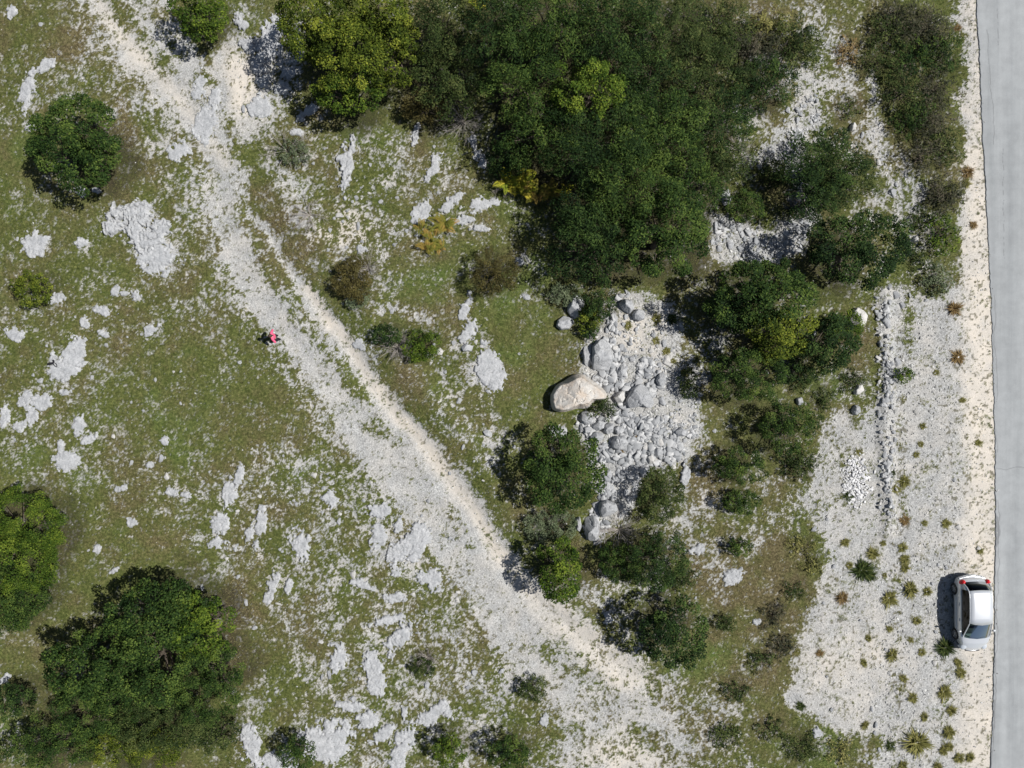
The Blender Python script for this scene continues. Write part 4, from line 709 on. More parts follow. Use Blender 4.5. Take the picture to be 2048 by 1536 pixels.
tree(1885, 392, 34, 30, .8, 'fea', 'heath', 'separate grey-brown heather bush below the heather scrub', name='shrub', cat='shrub')
for k, (px, py, a, b, mt) in enumerate([(1600, 1095, 34, 24, 'weed'), (1545, 1230, 36, 34, 'heath'), (1520, 1320, 38, 30, 'olive'), (1590, 1180, 26, 22, 'olive'), (1600, 1490, 60, 30, 'olive'), (1540, 1455, 40, 26, 'olive'), (1680, 1500, 40, 24, 'weed'), (1700, 765, 30, 30, 'olive'), (1640, 800, 40, 22, 'olive'), (1560, 1290, 34, 34, 'heath'), (1470, 1380, 40, 26, 'olive'), (1450, 1470, 44, 28, 'olive'), (1620, 1130, 26, 22, 'weed'), (1690, 100, 24, 40, 'rust'), (1700, 210, 24, 36, 'olive'), (1660, 300, 30, 20, 'olive'), (1840, 440, 26, 24, 'olive'), (1830, 520, 24, 30, 'olive'), (1600, 760, 36, 22, 'olive')]):
    tree(px, py, a * .62, b * .62, .22, 'fea', mt, place(px, py, 'low %s heath cushion' % {'weed': 'yellowish', 'olive': 'olive', 'heath': 'purplish', 'rust': 'reddish'}[mt]), name='shrub', cat='shrub', group='low heath cushions in the rough grass', sparse=.8, holes=.3)

# tufts: radiating blades, parts merged per tuft; four kinds shared by copies
def tuft_np(rr, n, L, spread, w=.03):
    a = rr.uniform(0, 6.28, n); el = rr.uniform(.2, 1.25, n); d = np.stack([np.cos(a) * np.cos(el), np.sin(a) * np.cos(el), np.sin(el)], 1); l = L * rr.uniform(.3, 1.15, n) * (1 + .35 * np.sin(2 * a + 1) * np.cos(a * 3))
    base = np.stack([np.cos(a) * rr.random(n) * spread, np.sin(a) * rr.random(n) * spread, np.zeros(n)], 1); sd = np.stack([-np.sin(a), np.cos(a), np.zeros(n)], 1) * w * .5
    mid = base + d * l[:, None] * .6; tip = base + d * l[:, None]; tip[:, 2] -= l * .22
    V = np.stack([base - sd, base + sd, mid + sd, mid - sd, tip], 1).reshape(-1, 3); i = (np.arange(n) * 5)[:, None]
    return V, [i + np.array([0, 1, 2, 3]), i + np.array([3, 2, 4])], np.tile(np.clip(rr.normal(.5, .22, n), 0, 1), 2)
TUFT = {}
for mt in ('weed', 'rust', 'olive', 'grey'):
    for v in range(3):
        V, F, t = tuft_np(np.random.default_rng(v + 40), 300, 1.0, .45, .06); TUFT[mt, v] = mesh_np('tuft', V, F, LM[mt], fattr=t)
def tuft(px, py, r_, mt='weed', grp='weed tufts growing in the gravel yard'):
    x, y = W(px, py); o = link('weed_tuft', TUFT[mt, random.randrange(3)], None, (x, y, gz(x, y)), (0, 0, random.uniform(0, 6)), (r_ / S * random.uniform(.9, 1.35), r_ / S * random.uniform(.8, 1.25), r_ / S * .9))
    tag(o, place(px, py, ('large ' if r_ > 13 else 'small ' if r_ < 8 else '') + {'weed': 'green weed tuft', 'rust': 'rusty dry tuft', 'olive': 'dark green tuft', 'grey': 'grey-green tuft'}[mt]), 'weed', grp)
for t in [(1745, 1107, 15), (1722, 1140, 19, 'olive'), (1740, 1150, 12, 'olive'), (1802, 1095, 9), (1808, 1117, 10), (1808, 1135, 10), (1688, 1083, 10), (1888, 1046, 9), (1806, 1040, 10, 'rust'), (1820, 1178, 17), (1853, 1183, 11), (1777, 1196, 16), (1684, 1195, 13, 'rust'), (1768, 1149, 6), (1696, 1130, 8),
          (1785, 1310, 13), (1727, 1326, 8), (1778, 1257, 8), (1832, 1241, 9), (1821, 1280, 6), (1736, 1277, 8), (1843, 1305, 7), (1892, 1297, 20, 'olive'), (1917, 1325, 9), (1922, 1345, 11), (1806, 1357, 8), (1825, 1395, 11), (1887, 1383, 14), (1901, 1421, 12), (1846, 1433, 9), (1897, 1463, 13), (1834, 1485, 24),
          (1885, 1500, 10), (1898, 1493, 10), (1916, 1515, 10), (1938, 1514, 9), (1959, 1100, 8), (1805, 1530, 11), (1875, 1533, 10), (1595, 1302, 8), (1638, 1306, 7, 'rust'), (1805, 962, 13), (1785, 977, 9), (1715, 905, 8), (1840, 852, 8), (1838, 888, 7), (1828, 909, 7), (1695, 990, 9, 'olive'), (1903, 618, 16, 'rust'), (1912, 715, 13, 'rust'),
          (1868, 745, 6), (1954, 885, 7), (1920, 800, 7), (1935, 345, 14, 'rust'), (1930, 368, 9, 'weed'), (1945, 450, 7, 'rust'), (1915, 55, 8, 'rust'), (1780, 945, 7, 'olive'), (1845, 1045, 7), (1765, 1085, 7), (1730, 1450, 9), (1780, 1490, 9, 'olive'), (1600, 1410, 9, 'olive'),
          (1310, 640, 9), (1340, 640, 10, 'olive'), (1255, 652, 8), (1310, 683, 8), (1330, 702, 9), (1335, 885, 7), (1240, 905, 7, 'rust'), (1275, 872, 7, 'rust'), (1343, 722, 7), (1365, 745, 9)]:
    tuft(*t, **({} if t[0] > 1500 else {'grp': 'weed tufts growing in the rubble pile'}))
# ferns
def fern(px, py, r_, n, label, seed, mt='fern', z=.45):
    rr = np.random.default_rng(seed); x, y = W(px, py); root = empty('fern', (x, y, gz(x, y))); tag(root, label, 'fern', 'yellowing ferns')
    R = r_ / S
    for k in range(n):
        a = rr.uniform(0, 6.28); L = R * rr.uniform(.75, 1.25); bx, by = rr.normal(0, R * .15, 2); m_ = 20; t = (np.arange(m_) + .5) / m_; P = []; T = []; LW = []
        for s in (-1, 1):
            c = np.stack([bx + np.cos(a) * L * t, by + np.sin(a) * L * t, .12 + z * np.sin(t * 2.2)], 1); sd = np.stack([np.cos(a + s * 1.15) * np.ones(m_), np.sin(a + s * 1.15) * np.ones(m_), -.15 * np.ones(m_)], 1)
            w = L * .42 * (1 - t) ** .8 * np.minimum(1, t * 5) + .02; P.append(c + sd * w[:, None] * .5); T.append(sd); LW.append(w)
        P = np.concatenate(P); T = np.concatenate(T); w = np.concatenate(LW); V, F = leaves(P, T / np.linalg.norm(T, axis=1, keepdims=True), np.tile([0, 0, 1.], (len(P), 1)), w * 1.05, np.full(len(P), L / m_ * .95))
        link('frond', mesh_np('frond', V, F, LM[mt], fattr=np.clip(rr.normal(rr.uniform(.2, .95), .1, len(F)), 0, 1)), root)
for k, (px, py, r_, n, lb) in enumerate([(890, 450, 24, 12, 'orange-brown fern, topmost of the orange fern patch'), (845, 460, 17, 8, 'small orange fern left of the topmost in the orange fern patch'), (865, 480, 20, 9, 'greenish yellow fern in the middle of the orange fern patch'), (855, 500, 18, 8, 'lowest left fern of the orange fern patch'), (882, 497, 15, 7, 'lowest right fern of the orange fern patch'),
                                         (1012, 368, 27, 12, 'leftmost yellow-green fern of the yellow fern band'), (1040, 380, 28, 12, 'bright yellow fern second from left in the yellow fern band'), (1068, 392, 24, 10, 'yellow-orange fern in the middle of the yellow fern band'), (1100, 388, 24, 10, 'orange fern right of the middle in the yellow fern band'), (1130, 390, 18, 8, 'small greenish fern ending the yellow fern band on the right'), (1045, 360, 24, 10, 'green-tipped fern above the bright yellow one in the band'), (960, 18, 18, 8, 'yellow fern at the top edge left of the dark wood')]):
    fern(px, py, r_, n + 4, lb, 300 + k, 'fern' if k < 5 or k in (7, 8) else 'fernyellow', z=.45 if k < 5 else .8)
# dead twiggy shrubs
def dead(px, py, r_, h, label, seed, n=26, name='dead_shrub'):
    rr = np.random.default_rng(seed); x, y = W(px, py, h * .5); R = r_ / S; parts = []
    for k in range(n):
        a = rr.uniform(0, 6.28); l = R * rr.uniform(.5, 1.1); e = np.array([math.cos(a) * l, math.sin(a) * l, h * rr.uniform(.35, 1)]); parts.append(tube((0, 0, 0), e, .016, .006, 4, (rr.normal(0, .08), rr.normal(0, .08), .08), 4))
        for q in range(5):
            t = rr.uniform(.35, .95); b0 = e * t + np.array([0, 0, .08 * math.sin(math.pi * t)]); a2 = a + rr.normal(0, .8); l2 = l * rr.uniform(.2, .45); parts.append(tube(b0, b0 + np.array([math.cos(a2) * l2, math.sin(a2) * l2, h * rr.uniform(-.1, .3)]), .008, .004, 3, None, 2))
    v, f = join(parts); o = link(name, mesh_np(name, v, f, TWIG), None, (x, y, gz(x, y))); tag(o, label, 'dead shrub', 'leafless twiggy shrubs')
dead(795, 692, 38, .9, 'grey dead shrub with dense bare twigs beside a bright green shrub', 1, 44)
dead(925, 238, 46, 1.0, 'pale dead shrub at the lower edge of the olive thicket, left of the wood', 2, 40)
dead(572, 300, 50, .8, 'sparse dead branches over a grey-green plant right of the upper track', 3, 18)
dead(735, 535, 34, .7, 'grey bare twigs right of the olive-brown shrub', 4, 30)
dead(1240, 1062, 48, 1.1, 'bare grey shrub right of the cracked pale boulder', 5, 34)
dead(855, 1318, 26, .7, 'bare grey twiggy bush casting a small shadow in the lower meadow', 6, 26)
dead(620, 430, 40, .5, 'faint grey twigs on stony soil right of the track', 7, 26)
dead(1480, 300, 34, .8, 'bare twigs at the lower right corner of the wood', 8, 22)
dead(1005, 375, 26, .6, 'thin bare twigs left of the yellow fern band', 9, 18)

# ------------------------------------------------------------------ write the ground sheet now that litter is known
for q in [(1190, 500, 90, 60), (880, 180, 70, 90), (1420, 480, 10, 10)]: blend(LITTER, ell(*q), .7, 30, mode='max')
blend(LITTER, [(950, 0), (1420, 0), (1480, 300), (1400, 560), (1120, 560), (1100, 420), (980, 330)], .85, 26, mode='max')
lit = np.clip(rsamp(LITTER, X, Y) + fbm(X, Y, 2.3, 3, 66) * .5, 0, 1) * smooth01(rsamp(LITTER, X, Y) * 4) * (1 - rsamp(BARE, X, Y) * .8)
Vg = np.stack([X, Y, Z], -1).reshape(-1, 3); I = np.arange(nx * ny).reshape(ny, nx); Fg = np.stack([I[:-1, :-1], I[:-1, 1:], I[1:, 1:], I[1:, :-1]], -1).reshape(-1, 4)
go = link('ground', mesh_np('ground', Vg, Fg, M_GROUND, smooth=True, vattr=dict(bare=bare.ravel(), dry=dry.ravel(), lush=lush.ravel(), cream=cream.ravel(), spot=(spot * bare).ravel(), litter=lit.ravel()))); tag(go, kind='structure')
# grass blades
NB = 620000; gxx = RNG.uniform(VX0, VX1, NB); gyy = RNG.uniform(VY0, VY1, NB)
ci = np.clip(np.searchsorted(ax, gxx), 0, nx - 1); cj = np.clip(np.searchsorted(ay, gyy), 0, ny - 1)
keep = RNG.random(NB) > (bare[cj, ci] * 1.25 - .02) * 1.0; keep &= inroad[cj, ci] < .01; gxx, gyy, ci, cj = gxx[keep], gyy[keep], ci[keep], cj[keep]; n = len(gxx)
cl = .55 + 1.1 * np.clip(fbm(gxx, gyy, 1.6, 3, 19) + .45, 0, 1); L = RNG.uniform(.05, .15, n) * cl; a = RNG.uniform(0, 6.28, n); an = fbm(gxx, gyy, .35, 2, 29) * 9; a = np.where(RNG.random(n) < .55, an, a); el = RNG.uniform(.15, 1.1, n)
d = np.stack([np.cos(a) * np.cos(el), np.sin(a) * np.cos(el), np.sin(el)], 1); base = np.stack([gxx, gyy, Z[cj, ci] - .01], 1); sd = np.stack([-np.sin(a), np.cos(a), 0 * a], 1) * (.008 + .012 * RNG.random(n))[:, None]
Vb = np.stack([base - sd, base + sd, base + d * L[:, None]], 1).reshape(-1, 3)
tb = np.clip(.15 + .55 * dry[cj, ci] - .25 * lush[cj, ci] + RNG.normal(0, .16, n), 0, 1)
m, nt, b, o = newmat('grass_blades'); aa = nd(nt, 'ShaderNodeAttribute', attribute_name='tint').outputs['Fac']
nt.links.new(ramp(nt, aa, [(0, (.042, .068, .013)), (.25, (.100, .120, .029)), (.6, (.180, .165, .064)), (1, (.36, .31, .17))]), b.inputs[0]); b.inputs['Roughness'].default_value = .8; b.inputs['Specular IOR Level'].default_value = .15
tag(link('grass', mesh_np('grass', Vb, np.arange(n * 3).reshape(-1, 3), m, fattr=tb)), 'short green and straw-coloured grass covering the stony meadow', 'grass', None, 'stuff')
del Vg, Fg, Vb

# ------------------------------------------------------------------ road
cx_ = np.concatenate([np.arange(0, 2.9, .035), np.arange(2.9, 7.6, .3)]); cy_ = np.arange(-23.4, 23.4, .035); far = [30, 45, 80, 160, 400]; cy_ = np.concatenate([[-f for f in far[::-1]], cy_, far])
CX, CY = np.meshgrid(cx_, cy_); ex = (np.interp(np.clip(768 - CY * S, -220, 1760), [p[1] for p in ROADE], [p[0] for p in ROADE]) - 1024) / S
ex += .085 * fbm(CY, CY * 0 + 3, 1.3, 5, 6, gain=.8) * 2; k = np.clip(1 - CX / .5, 0, 1); RX = ex * k + (np.interp(np.clip(768 - CY * S, -220, 1760), [p[1] for p in ROADE], [p[0] for p in ROADE]) - 1024) / S * (1 - k) + CX
RZ = .05 + .012 * np.clip(CX / 1.0, 0, 1) + .002 * fbm(RX, CY, 3, 2, 2)
pxr, pyr = RX * S + 1024, 768 - CY * S; crack = np.zeros(RX.shape)
def crk(pts, w, amp=3):
    global crack
    wx_ = fbm(pxr, pyr, 1 / 22., 3, 5) * amp * 2; wy_ = fbm(pxr, pyr, 1 / 22., 3, 15) * amp * 2
    dd = sd_line([(p[0], p[1], 0) for p in pts], pxr + wx_, pyr + wy_); crack = np.maximum(crack, smooth01(1.4 - dd / w))
crk([(1974, 60), (1977, 120), (1980, 180), (1986, 235), (1987, 290)], .7); crk([(1992, 0), (1996, 90)], .4); crk([(1987, 590), (1990, 640), (1987, 690), (1993, 720), (1992, 800)], .7); crk([(1992, 936), (2012, 938), (2040, 934), (2080, 938)], .7, 4)
crk([(1993, 1000), (1997, 1030), (1994, 1060), (1997, 1120), (1993, 1180), (1994, 1260), (1990, 1340), (1992, 1400), (1986, 1480)], .8, 4); crk([(1990, 1400), (1982, 1536)], .8, 3); crk([(2004, 300), (2006, 420), (2009, 520)], .35); crk([(1989, 860), (1994, 890), (1990, 920)], .6)
patch = smooth01(.5 - sdf_poly([(1988, 1025), (1996, 1035), (1999, 1060), (1997, 1085), (1990, 1100), (1984, 1095), (1984, 1030)], pxr + fbm(pxr, pyr, .08, 2, 3) * 5, pyr) / 1.5)
nxr, nyr = len(cx_), len(cy_); I = np.arange(nxr * nyr).reshape(nyr, nxr); Fr = np.stack([I[:-1, :-1], I[:-1, 1:], I[1:, 1:], I[1:, :-1]], -1).reshape(-1, 4); Vr = np.stack([RX, CY, RZ], -1).reshape(-1, 3)
lo = np.stack([RX[:, 0] - .015, CY[:, 0], np.full(nyr, -.1)], -1); b0 = len(Vr); Vr = np.concatenate([Vr, lo]); e = np.arange(nyr - 1); side = np.stack([b0 + e, I[:-1, 0], I[1:, 0], b0 + e + 1], -1)
m, nt, b, o = newmat('asphalt'); pos = nd(nt, 'ShaderNodeNewGeometry').outputs['Position']
mp = nd(nt, 'ShaderNodeMapping'); mp.inputs['Scale'].default_value = (1.6, .06, 1); nt.links.new(pos, mp.inputs[0])
c = ramp(nt, noise(nt, 1.0, 5, .6, mp.outputs[0]), [(.3, (.285, .298, .303)), (.7, (.375, .388, .392))])
c = mixc(nt, 1.0, c, ramp(nt, noise(nt, 60, 3, .8, pos), [(.3, .82), (.7, 1.14)]), 'MULTIPLY')
c = mixc(nt, 1.0, c, ramp(nt, noise(nt, 1.2, 6, .65, pos), [(.35, .9), (.65, 1.06)]), 'MULTIPLY')
mp2 = nd(nt, 'ShaderNodeMapping'); mp2.inputs['Scale'].default_value = (7, 1.2, 1); nt.links.new(pos, mp2.inputs[0]); c = mixc(nt, ramp(nt, noise(nt, 1.5, 3, .6, mp2.outputs[0]), [(.68, 0.0), (.76, .35)]), c, (.2, .2, .2))
c = mixc(nt, nd(nt, 'ShaderNodeAttribute', attribute_name='patch').outputs['Fac'], c, (.17, .175, .18)); c = mixc(nt, nd(nt, 'ShaderNodeAttribute', attribute_name='crack').outputs['Fac'], c, (.10, .10, .10)); nt.links.new(c, b.inputs[0])
b.inputs['Roughness'].default_value = .9; b.inputs['Specular IOR Level'].default_value = .25; bump(nt, b, noise(nt, 90, 3, .7, pos), .4, .01)
z_ = np.zeros(nyr); tag(link('road', mesh_np('road', Vr, [Fr, side], m, vattr=dict(crack=np.concatenate([crack.ravel() * .5, z_]), patch=np.concatenate([patch.ravel() * .6, z_])))), kind='structure')

# ------------------------------------------------------------------ car (front towards -Y)
CAR = empty('parked_car', (*W(1932, 1221), .02), math.radians(1.0)); tag(CAR, 'silver hatchback parked on the gravel verge beside the road', 'car')
PAINT = simple('silver_paint', (.72, .74, .76), .28, .35, .5); PAINT.node_tree.nodes['Principled BSDF'].inputs['Coat Weight'].default_value = .6
DARK = simple('black_plastic', (.025, .025, .028), .5); RUBBER = simple('tyre_rubber', (.03, .03, .03), .85); RIM = simple('rim_metal', (.45, .46, .48), .35, .8); RED = simple('red_lens', (.55, .015, .02), .15); CLEAR = simple('headlamp_lens', (.62, .66, .70), .08, .2); SEAT = simple('seat_fabric', (.26, .30, .28), .85, var=.2); PLATE = simple('number_plate', (.75, .76, .76), .4); CHROME = simple('badge_metal', (.6, .6, .62), .2, .9)
def glassmat(nm, tint_, ior):
    gm, nt, b, out = newmat(nm); nt.nodes.remove(b); tr = nd(nt, 'ShaderNodeBsdfTransparent'); tr.inputs[0].default_value = (*tint_, 1); gl = nd(nt, 'ShaderNodeBsdfGlossy'); gl.inputs[1].default_value = .03; fr = nd(nt, 'ShaderNodeFresnel'); fr.inputs[0].default_value = ior; mx = nd(nt, 'ShaderNodeMixShader'); nt.links.new(fr.outputs[0], mx.inputs[0]); nt.links.new(tr.outputs[0], mx.inputs[1]); nt.links.new(gl.outputs[0], mx.inputs[2]); nt.links.new(mx.outputs[0], out.inputs[0]); return gm
GLASS = glassmat('side_glass', (.05, .055, .06), 1.3); SCREEN = glassmat('windscreen_glass', (.34, .42, .39), 1.34)
LC = 4.08
def pl(s, pts): return np.interp(s, [p[0] for p in pts], [p[1] for p in pts])
def car_y(s): return LC / 2 - s       # s = metres from the rear bumper
wheels = (.72, 3.22)
ss = np.arange(0, LC + .001, .034); rows = []
for s in ss:
    w = pl(s, [(0, .60), (.06, .72), (.25, .81), (.8, .845), (2.4, .85), (3.2, .835), (3.7, .76), (3.95, .62), (LC, .42)])
    belt = pl(s, [(0, .62), (.05, .86), (.16, .97), (.5, 1.0), (2.6, .96), (3.15, .93), (3.6, .82), (3.9, .68), (LC, .52)])
    top = belt + pl(s, [(0, 0), (.2, .02), (3.0, .07), (3.6, .065), (LC, .02)])
    bot = .22; arch = 0
    for wc in wheels:
        q = .355 ** 2 - (s - wc) ** 2
        if q > 0: arch = max(arch, .30 + math.sqrt(q))
    zb = max(bot, arch); fl = .018 if arch else 0
    zs = [zb, zb + (belt - zb) * .28, zb + (belt - zb) * .55, zb + (belt - zb) * .8, belt]
    xs = [w - .05 + fl + (.03 if arch else 0), w + fl - .005, w + fl, w - .02, w - .07]
    rows.append([(x, z) for x, z in zip(xs, zs)] + [((w - .07) * .93, belt + (top - belt) * .35), ((w - .07) * .6, belt + (top - belt) * .8), (0, top)])
R_ = np.array(rows); nb = R_.shape[1]; full = np.concatenate([R_ * [1, 1], (R_ * [-1, 1])[:, ::-1][:, 1:]], 1); V = np.zeros((len(ss), full.shape[1], 3)); V[..., 0] = full[..., 0]; V[..., 2] = full[..., 1]; V[..., 1] = car_y(ss)[:, None]
# rounded nose and tail in plan
V[..., 1] -= (np.abs(V[..., 0]) ** 2 * .26) * np.where(ss < .8, 1 - ss / .8, 0)[:, None]; V[..., 1] += (np.abs(V[..., 0]) ** 2 * .34) * np.where(ss > LC - .9, (ss - LC + .9) / .9, 0)[:, None]
I = np.arange(V.shape[0] * V.shape[1]).reshape(V.shape[:2]); Fc = np.stack([I[:-1, :-1], I[1:, :-1], I[1:, 1:], I[:-1, 1:]], -1)
# leave the cabin opening
s_mid = (ss[:-1] + ss[1:]) / 2; open_ = np.zeros(Fc.shape[:2], bool); open_[np.ix_((s_mid > .42) & (s_mid < 3.0), [5, 6, 7, 8])] = True
Fb = Fc[~open_]; caps = [I[0][::-1], I[-1]]
Fl = [Fb] + [np.array([c]) for c in caps]
link('body', mesh_np('body', V.reshape(-1, 3), Fl, PAINT, smooth=True), CAR)
# greenhouse: curves for belt, cant rail, roof
gs = np.array([.22, .30, .42, .58, .74, .95, 1.3, 1.7, 2.05, 2.32, 2.55, 2.8, 3.05, 3.2])
beltz = pl(gs, [(0, .98), (.5, 1.0), (2.6, .965), (3.2, .95)]) - .004
roofz = pl(gs, [(.22, 1.00), (.42, 1.30), (.62, 1.435), (.9, 1.475), (1.5, 1.49), (2.1, 1.465), (2.34, 1.43), (3.2, .97)])
wb = pl(gs, [(.2, .70), (.5, .775), (2.6, .785), (3.0, .77), (3.2, .74)]); wr = pl(gs, [(.22, .71), (.45, .64), (.7, .60), (2.0, .605), (2.34, .61), (2.8, .68), (3.2, .735)])
def gpt(i, f):   # f 0 belt ... 1 cant rail
    return wb[i] + (wr[i] - wb[i]) * f, beltz[i] + (roofz[i] - .05 - beltz[i]) * f
def panel(name, P, mat, thick=0, parent=CAR, smooth=True):
    P = np.array(P); nr, nc = P.shape[:2]; I = np.arange(nr * nc).reshape(nr, nc); F = np.stack([I[:-1, :-1], I[:-1, 1:], I[1:, 1:], I[1:, :-1]], -1).reshape(-1, 4); o = link(name, mesh_np(name, P.reshape(-1, 3), F, mat, smooth=smooth), parent)
    if thick: md = o.modifiers.new('solid', 'SOLIDIFY'); md.thickness = thick; md.offset = 0
    return o
yy = car_y(gs); cr = [-1, -.94, -.6, 0, .6, .94, 1]
def cross(i, dz=0, wk=1.0): return [(wr[i] * c * wk, yy[i] - (.0 if i < 4 else 0) + (.05 * (1 - c * c) * (1 if i < 4 else 0) - .10 * (1 - c * c) * (1 if i >= 9 else 0)), roofz[i] + dz + .04 * (1 - c * c) - (.05 if abs(c) == 1 else 0)) for c in cr]
panel('roof', [cross(i) for i in range(3, 10)], PAINT, .02)
panel('rear_window', [cross(i, -.008, .94) for i in range(0, 4)], GLASS)
panel('windscreen', [cross(i, -.008, .95) for i in range(9, 14)], SCREEN)
for sg, nm in ((-1, 'side_window'), (1, 'side_window')):
    a_, b_ = 4, 12; sw = []
    for i in range(a_ - 1, b_ + 1):
        f1 = .95; x0, z0 = gpt(i, .04); x1, z1 = gpt(i, f1); sw.append([(sg * (x0 + .004), yy[i], z0), (sg * ((x0 + x1) / 2 + .012), yy[i], (z0 + z1) / 2), (sg * (x1 + .004), yy[i], z1)])
    panel(nm, sw, GLASS)
def strip(name, pts, r_, mat, parent=CAR, n=8):
    parts = [tube(pts[k], pts[k + 1], r_, r_, n, None, 1) for k in range(len(pts) - 1)]; v, f = join(parts); return link(name, mesh_np(name, v, f, mat, smooth=True), parent)
for sg in (-1, 1):
    fr_ = [(sg * wr[i], yy[i], roofz[i] - .045) for i in range(0, 14)]; strip('roof_pillar', fr_, .026, PAINT)
    c_ = []   # rear quarter panel between tail and side glass
    for i in range(0, 4):
        x0, z0 = gpt(i, 0); x1, z1 = gpt(i, 1); c_.append([(sg * x0, yy[i], z0), (sg * ((x0 + x1) / 2 + .01), yy[i], (z0 + z1) / 2), (sg * x1, yy[i], z1)])
    panel('quarter_panel', c_, PAINT, .01)
    i = 7; x0, z0 = gpt(i, 0); x1, z1 = gpt(i, 1); strip('door_pillar', [(sg * (x0 + .0), yy[i], z0), (sg * (x1 + .0), yy[i], z1)], .026, DARK)
    strip('window_trim', [(sg * (gpt(i, 0)[0] + .012), yy[i], gpt(i, 0)[1] + .0) for i in range(3, 13)], .012, DARK)
    strip('side_moulding', [(sg * (pl(s, [(1.1, .86), (2.8, .86)]) + .002), car_y(s), .52) for s in (1.15, 1.6, 2.1, 2.6, 2.8)], .022, PAINT)
    for s in (1.35, 2.2): strip('door_handle', [(sg * .845, car_y(s), .82), (sg * .85, car_y(s + .17), .82)], .016, PAINT)
    V0, F0 = ico(3); mv = V0 * [.095, .06, .075]; link('wing_mirror', mesh_np('wing_mirror', mv, F0, PAINT, smooth=True), CAR, (sg * .93, car_y(2.86), .98)); strip('mirror_stalk', [(sg * .80, car_y(2.9), .95), (sg * .90, car_y(2.87), .96)], .025, DARK)
    tl = V0 * [.14, .15, .21]; link('tail_light', mesh_np('tail_light', tl, F0, RED, smooth=True), CAR, (sg * .675, car_y(.24), .86), (math.radians(-20), 0, sg * .25))
    hl = V0 * [.17, .20, .085]; link('headlight', mesh_np('headlight', hl, F0, CLEAR, smooth=True), CAR, (sg * .56, car_y(3.80), .655), (math.radians(18), 0, sg * .45))
    for wc in wheels:
        wh = empty('wheel', (sg * .765, car_y(wc), .30)); wh.parent = CAR
        prof = [(-.09, .20), (-.10, .27), (-.08, .300), (.06, .300), (.085, .285), (.09, .24), (.075, .205)]; nT = 32; Vt = np.array([[sg * u, r_ * math.cos(t), r_ * math.sin(t)] for u, r_ in prof for t in np.linspace(0, 2 * np.pi, nT, endpoint=False)]); Ft = np.array([[a * nT + j, a * nT + (j + 1) % nT, (a + 1) * nT + (j + 1) % nT, (a + 1) * nT + j] for a in range(len(prof) - 1) for j in range(nT)])
        link('tyre', mesh_np('tyre', Vt, Ft, RUBBER, smooth=True), wh)
        parts = [tube((sg * .03, 0, 0), (sg * .085, 0, 0), .055, .045, 12, None, 1)]
        for q in range(7): t = q * 2 * math.pi / 7; parts.append(tube((sg * .075, .03 * math.cos(t), .03 * math.sin(t)), (sg * .06, .20 * math.cos(t), .20 * math.sin(t)), .026, .018, 6, None, 2))
        for q in range(28): t = q * 2 * math.pi / 28; t2 = t + 2 * math.pi / 28; parts.append(tube((sg * .065, .195 * math.cos(t), .195 * math.sin(t)), (sg * .065, .195 * math.cos(t2), .195 * math.sin(t2)), .012, .012, 5, None, 1))
        v, f = join(parts); link('rim', mesh_np('rim', v, f, RIM, smooth=True), wh)
        parts = [tube((sg * -.02, 0, 0), (sg * .0, 0, 0), .20, .20, 24, None, 1)]; v, f = join(parts); link('brake_disc', mesh_np('brake_disc', v, [f, np.array([list(range(24, 48))])] if False else f, DARK), wh)
def box(name, c, d, mat, parent=CAR, bev=.03, rot=(0, 0, 0)):
    bm = bmesh.new(); bmesh.ops.create_cube(bm, size=1.0)
    for v in bm.verts: v.co = Vector((v.co.x * d[0], v.co.y * d[1], v.co.z * d[2]))
    if bev: bmesh.ops.bevel(bm, geom=list(bm.edges), offset=min(bev, min(d) * .45), segments=3, affect='EDGES', profile=.6)
    me = bpy.data.meshes.new(name); bm.to_mesh(me); bm.free(); me.materials.append(mat)
    for p in me.polygons: p.use_smooth = True
    return link(name, me, parent, c, rot)
box('underbody', (0, 0, .33), (1.38, 3.5, .22), DARK); box('cabin_floor', (0, car_y(1.7), .50), (1.40, 2.6, .06), DARK)
box('dashboard', (0, car_y(2.92), .84), (1.42, .42, .16), DARK, bev=.06); box('rear_bench', (0, car_y(.95), .72), (1.25, .5, .16), SEAT, bev=.06); box('rear_bench_back', (0, car_y(.70), .95), (1.25, .16, .55), SEAT, bev=.06); box('parcel_shelf', (0, car_y(.48), 1.0), (1.2, .3, .03), DARK, bev=.01)
for sx in (-.36, .36):
    box('front_seat', (sx, car_y(2.15), .72), (.50, .50, .16), SEAT, bev=.06); box('seat_back', (sx, car_y(1.88), 1.0), (.48, .16, .60), SEAT, bev=.07, rot=(math.radians(12), 0, 0)); box('headrest', (sx, car_y(1.80), 1.33), (.25, .10, .16), SEAT, bev=.05)
parts = []
for q in range(20): t = q * math.pi / 10; t2 = t + math.pi / 10; parts.append(tube((.36 + .18 * math.cos(t), car_y(2.58) + .06 * math.sin(t), .98 + .17 * math.sin(t)), (.36 + .18 * math.cos(t2), car_y(2.58) + .06 * math.sin(t2), .98 + .17 * math.sin(t2)), .014, .014, 5, None, 1))
v, f = join(parts); link('steering_wheel', mesh_np('steering_wheel', v, f, DARK), CAR)
strip('wiper', [(-.45, car_y(3.20), 1.035), (-.05, car_y(3.12), 1.06)], .010, DARK); strip('wiper', [(.15, car_y(3.22), 1.035), (.52, car_y(3.10), 1.055)], .010, DARK)
strip('windscreen_cowl', [(-.70, car_y(3.07), .99), (-.4, car_y(3.18), 1.005), (0, car_y(3.23), 1.015), (.4, car_y(3.18), 1.005), (.70, car_y(3.07), .99)], .025, DARK)
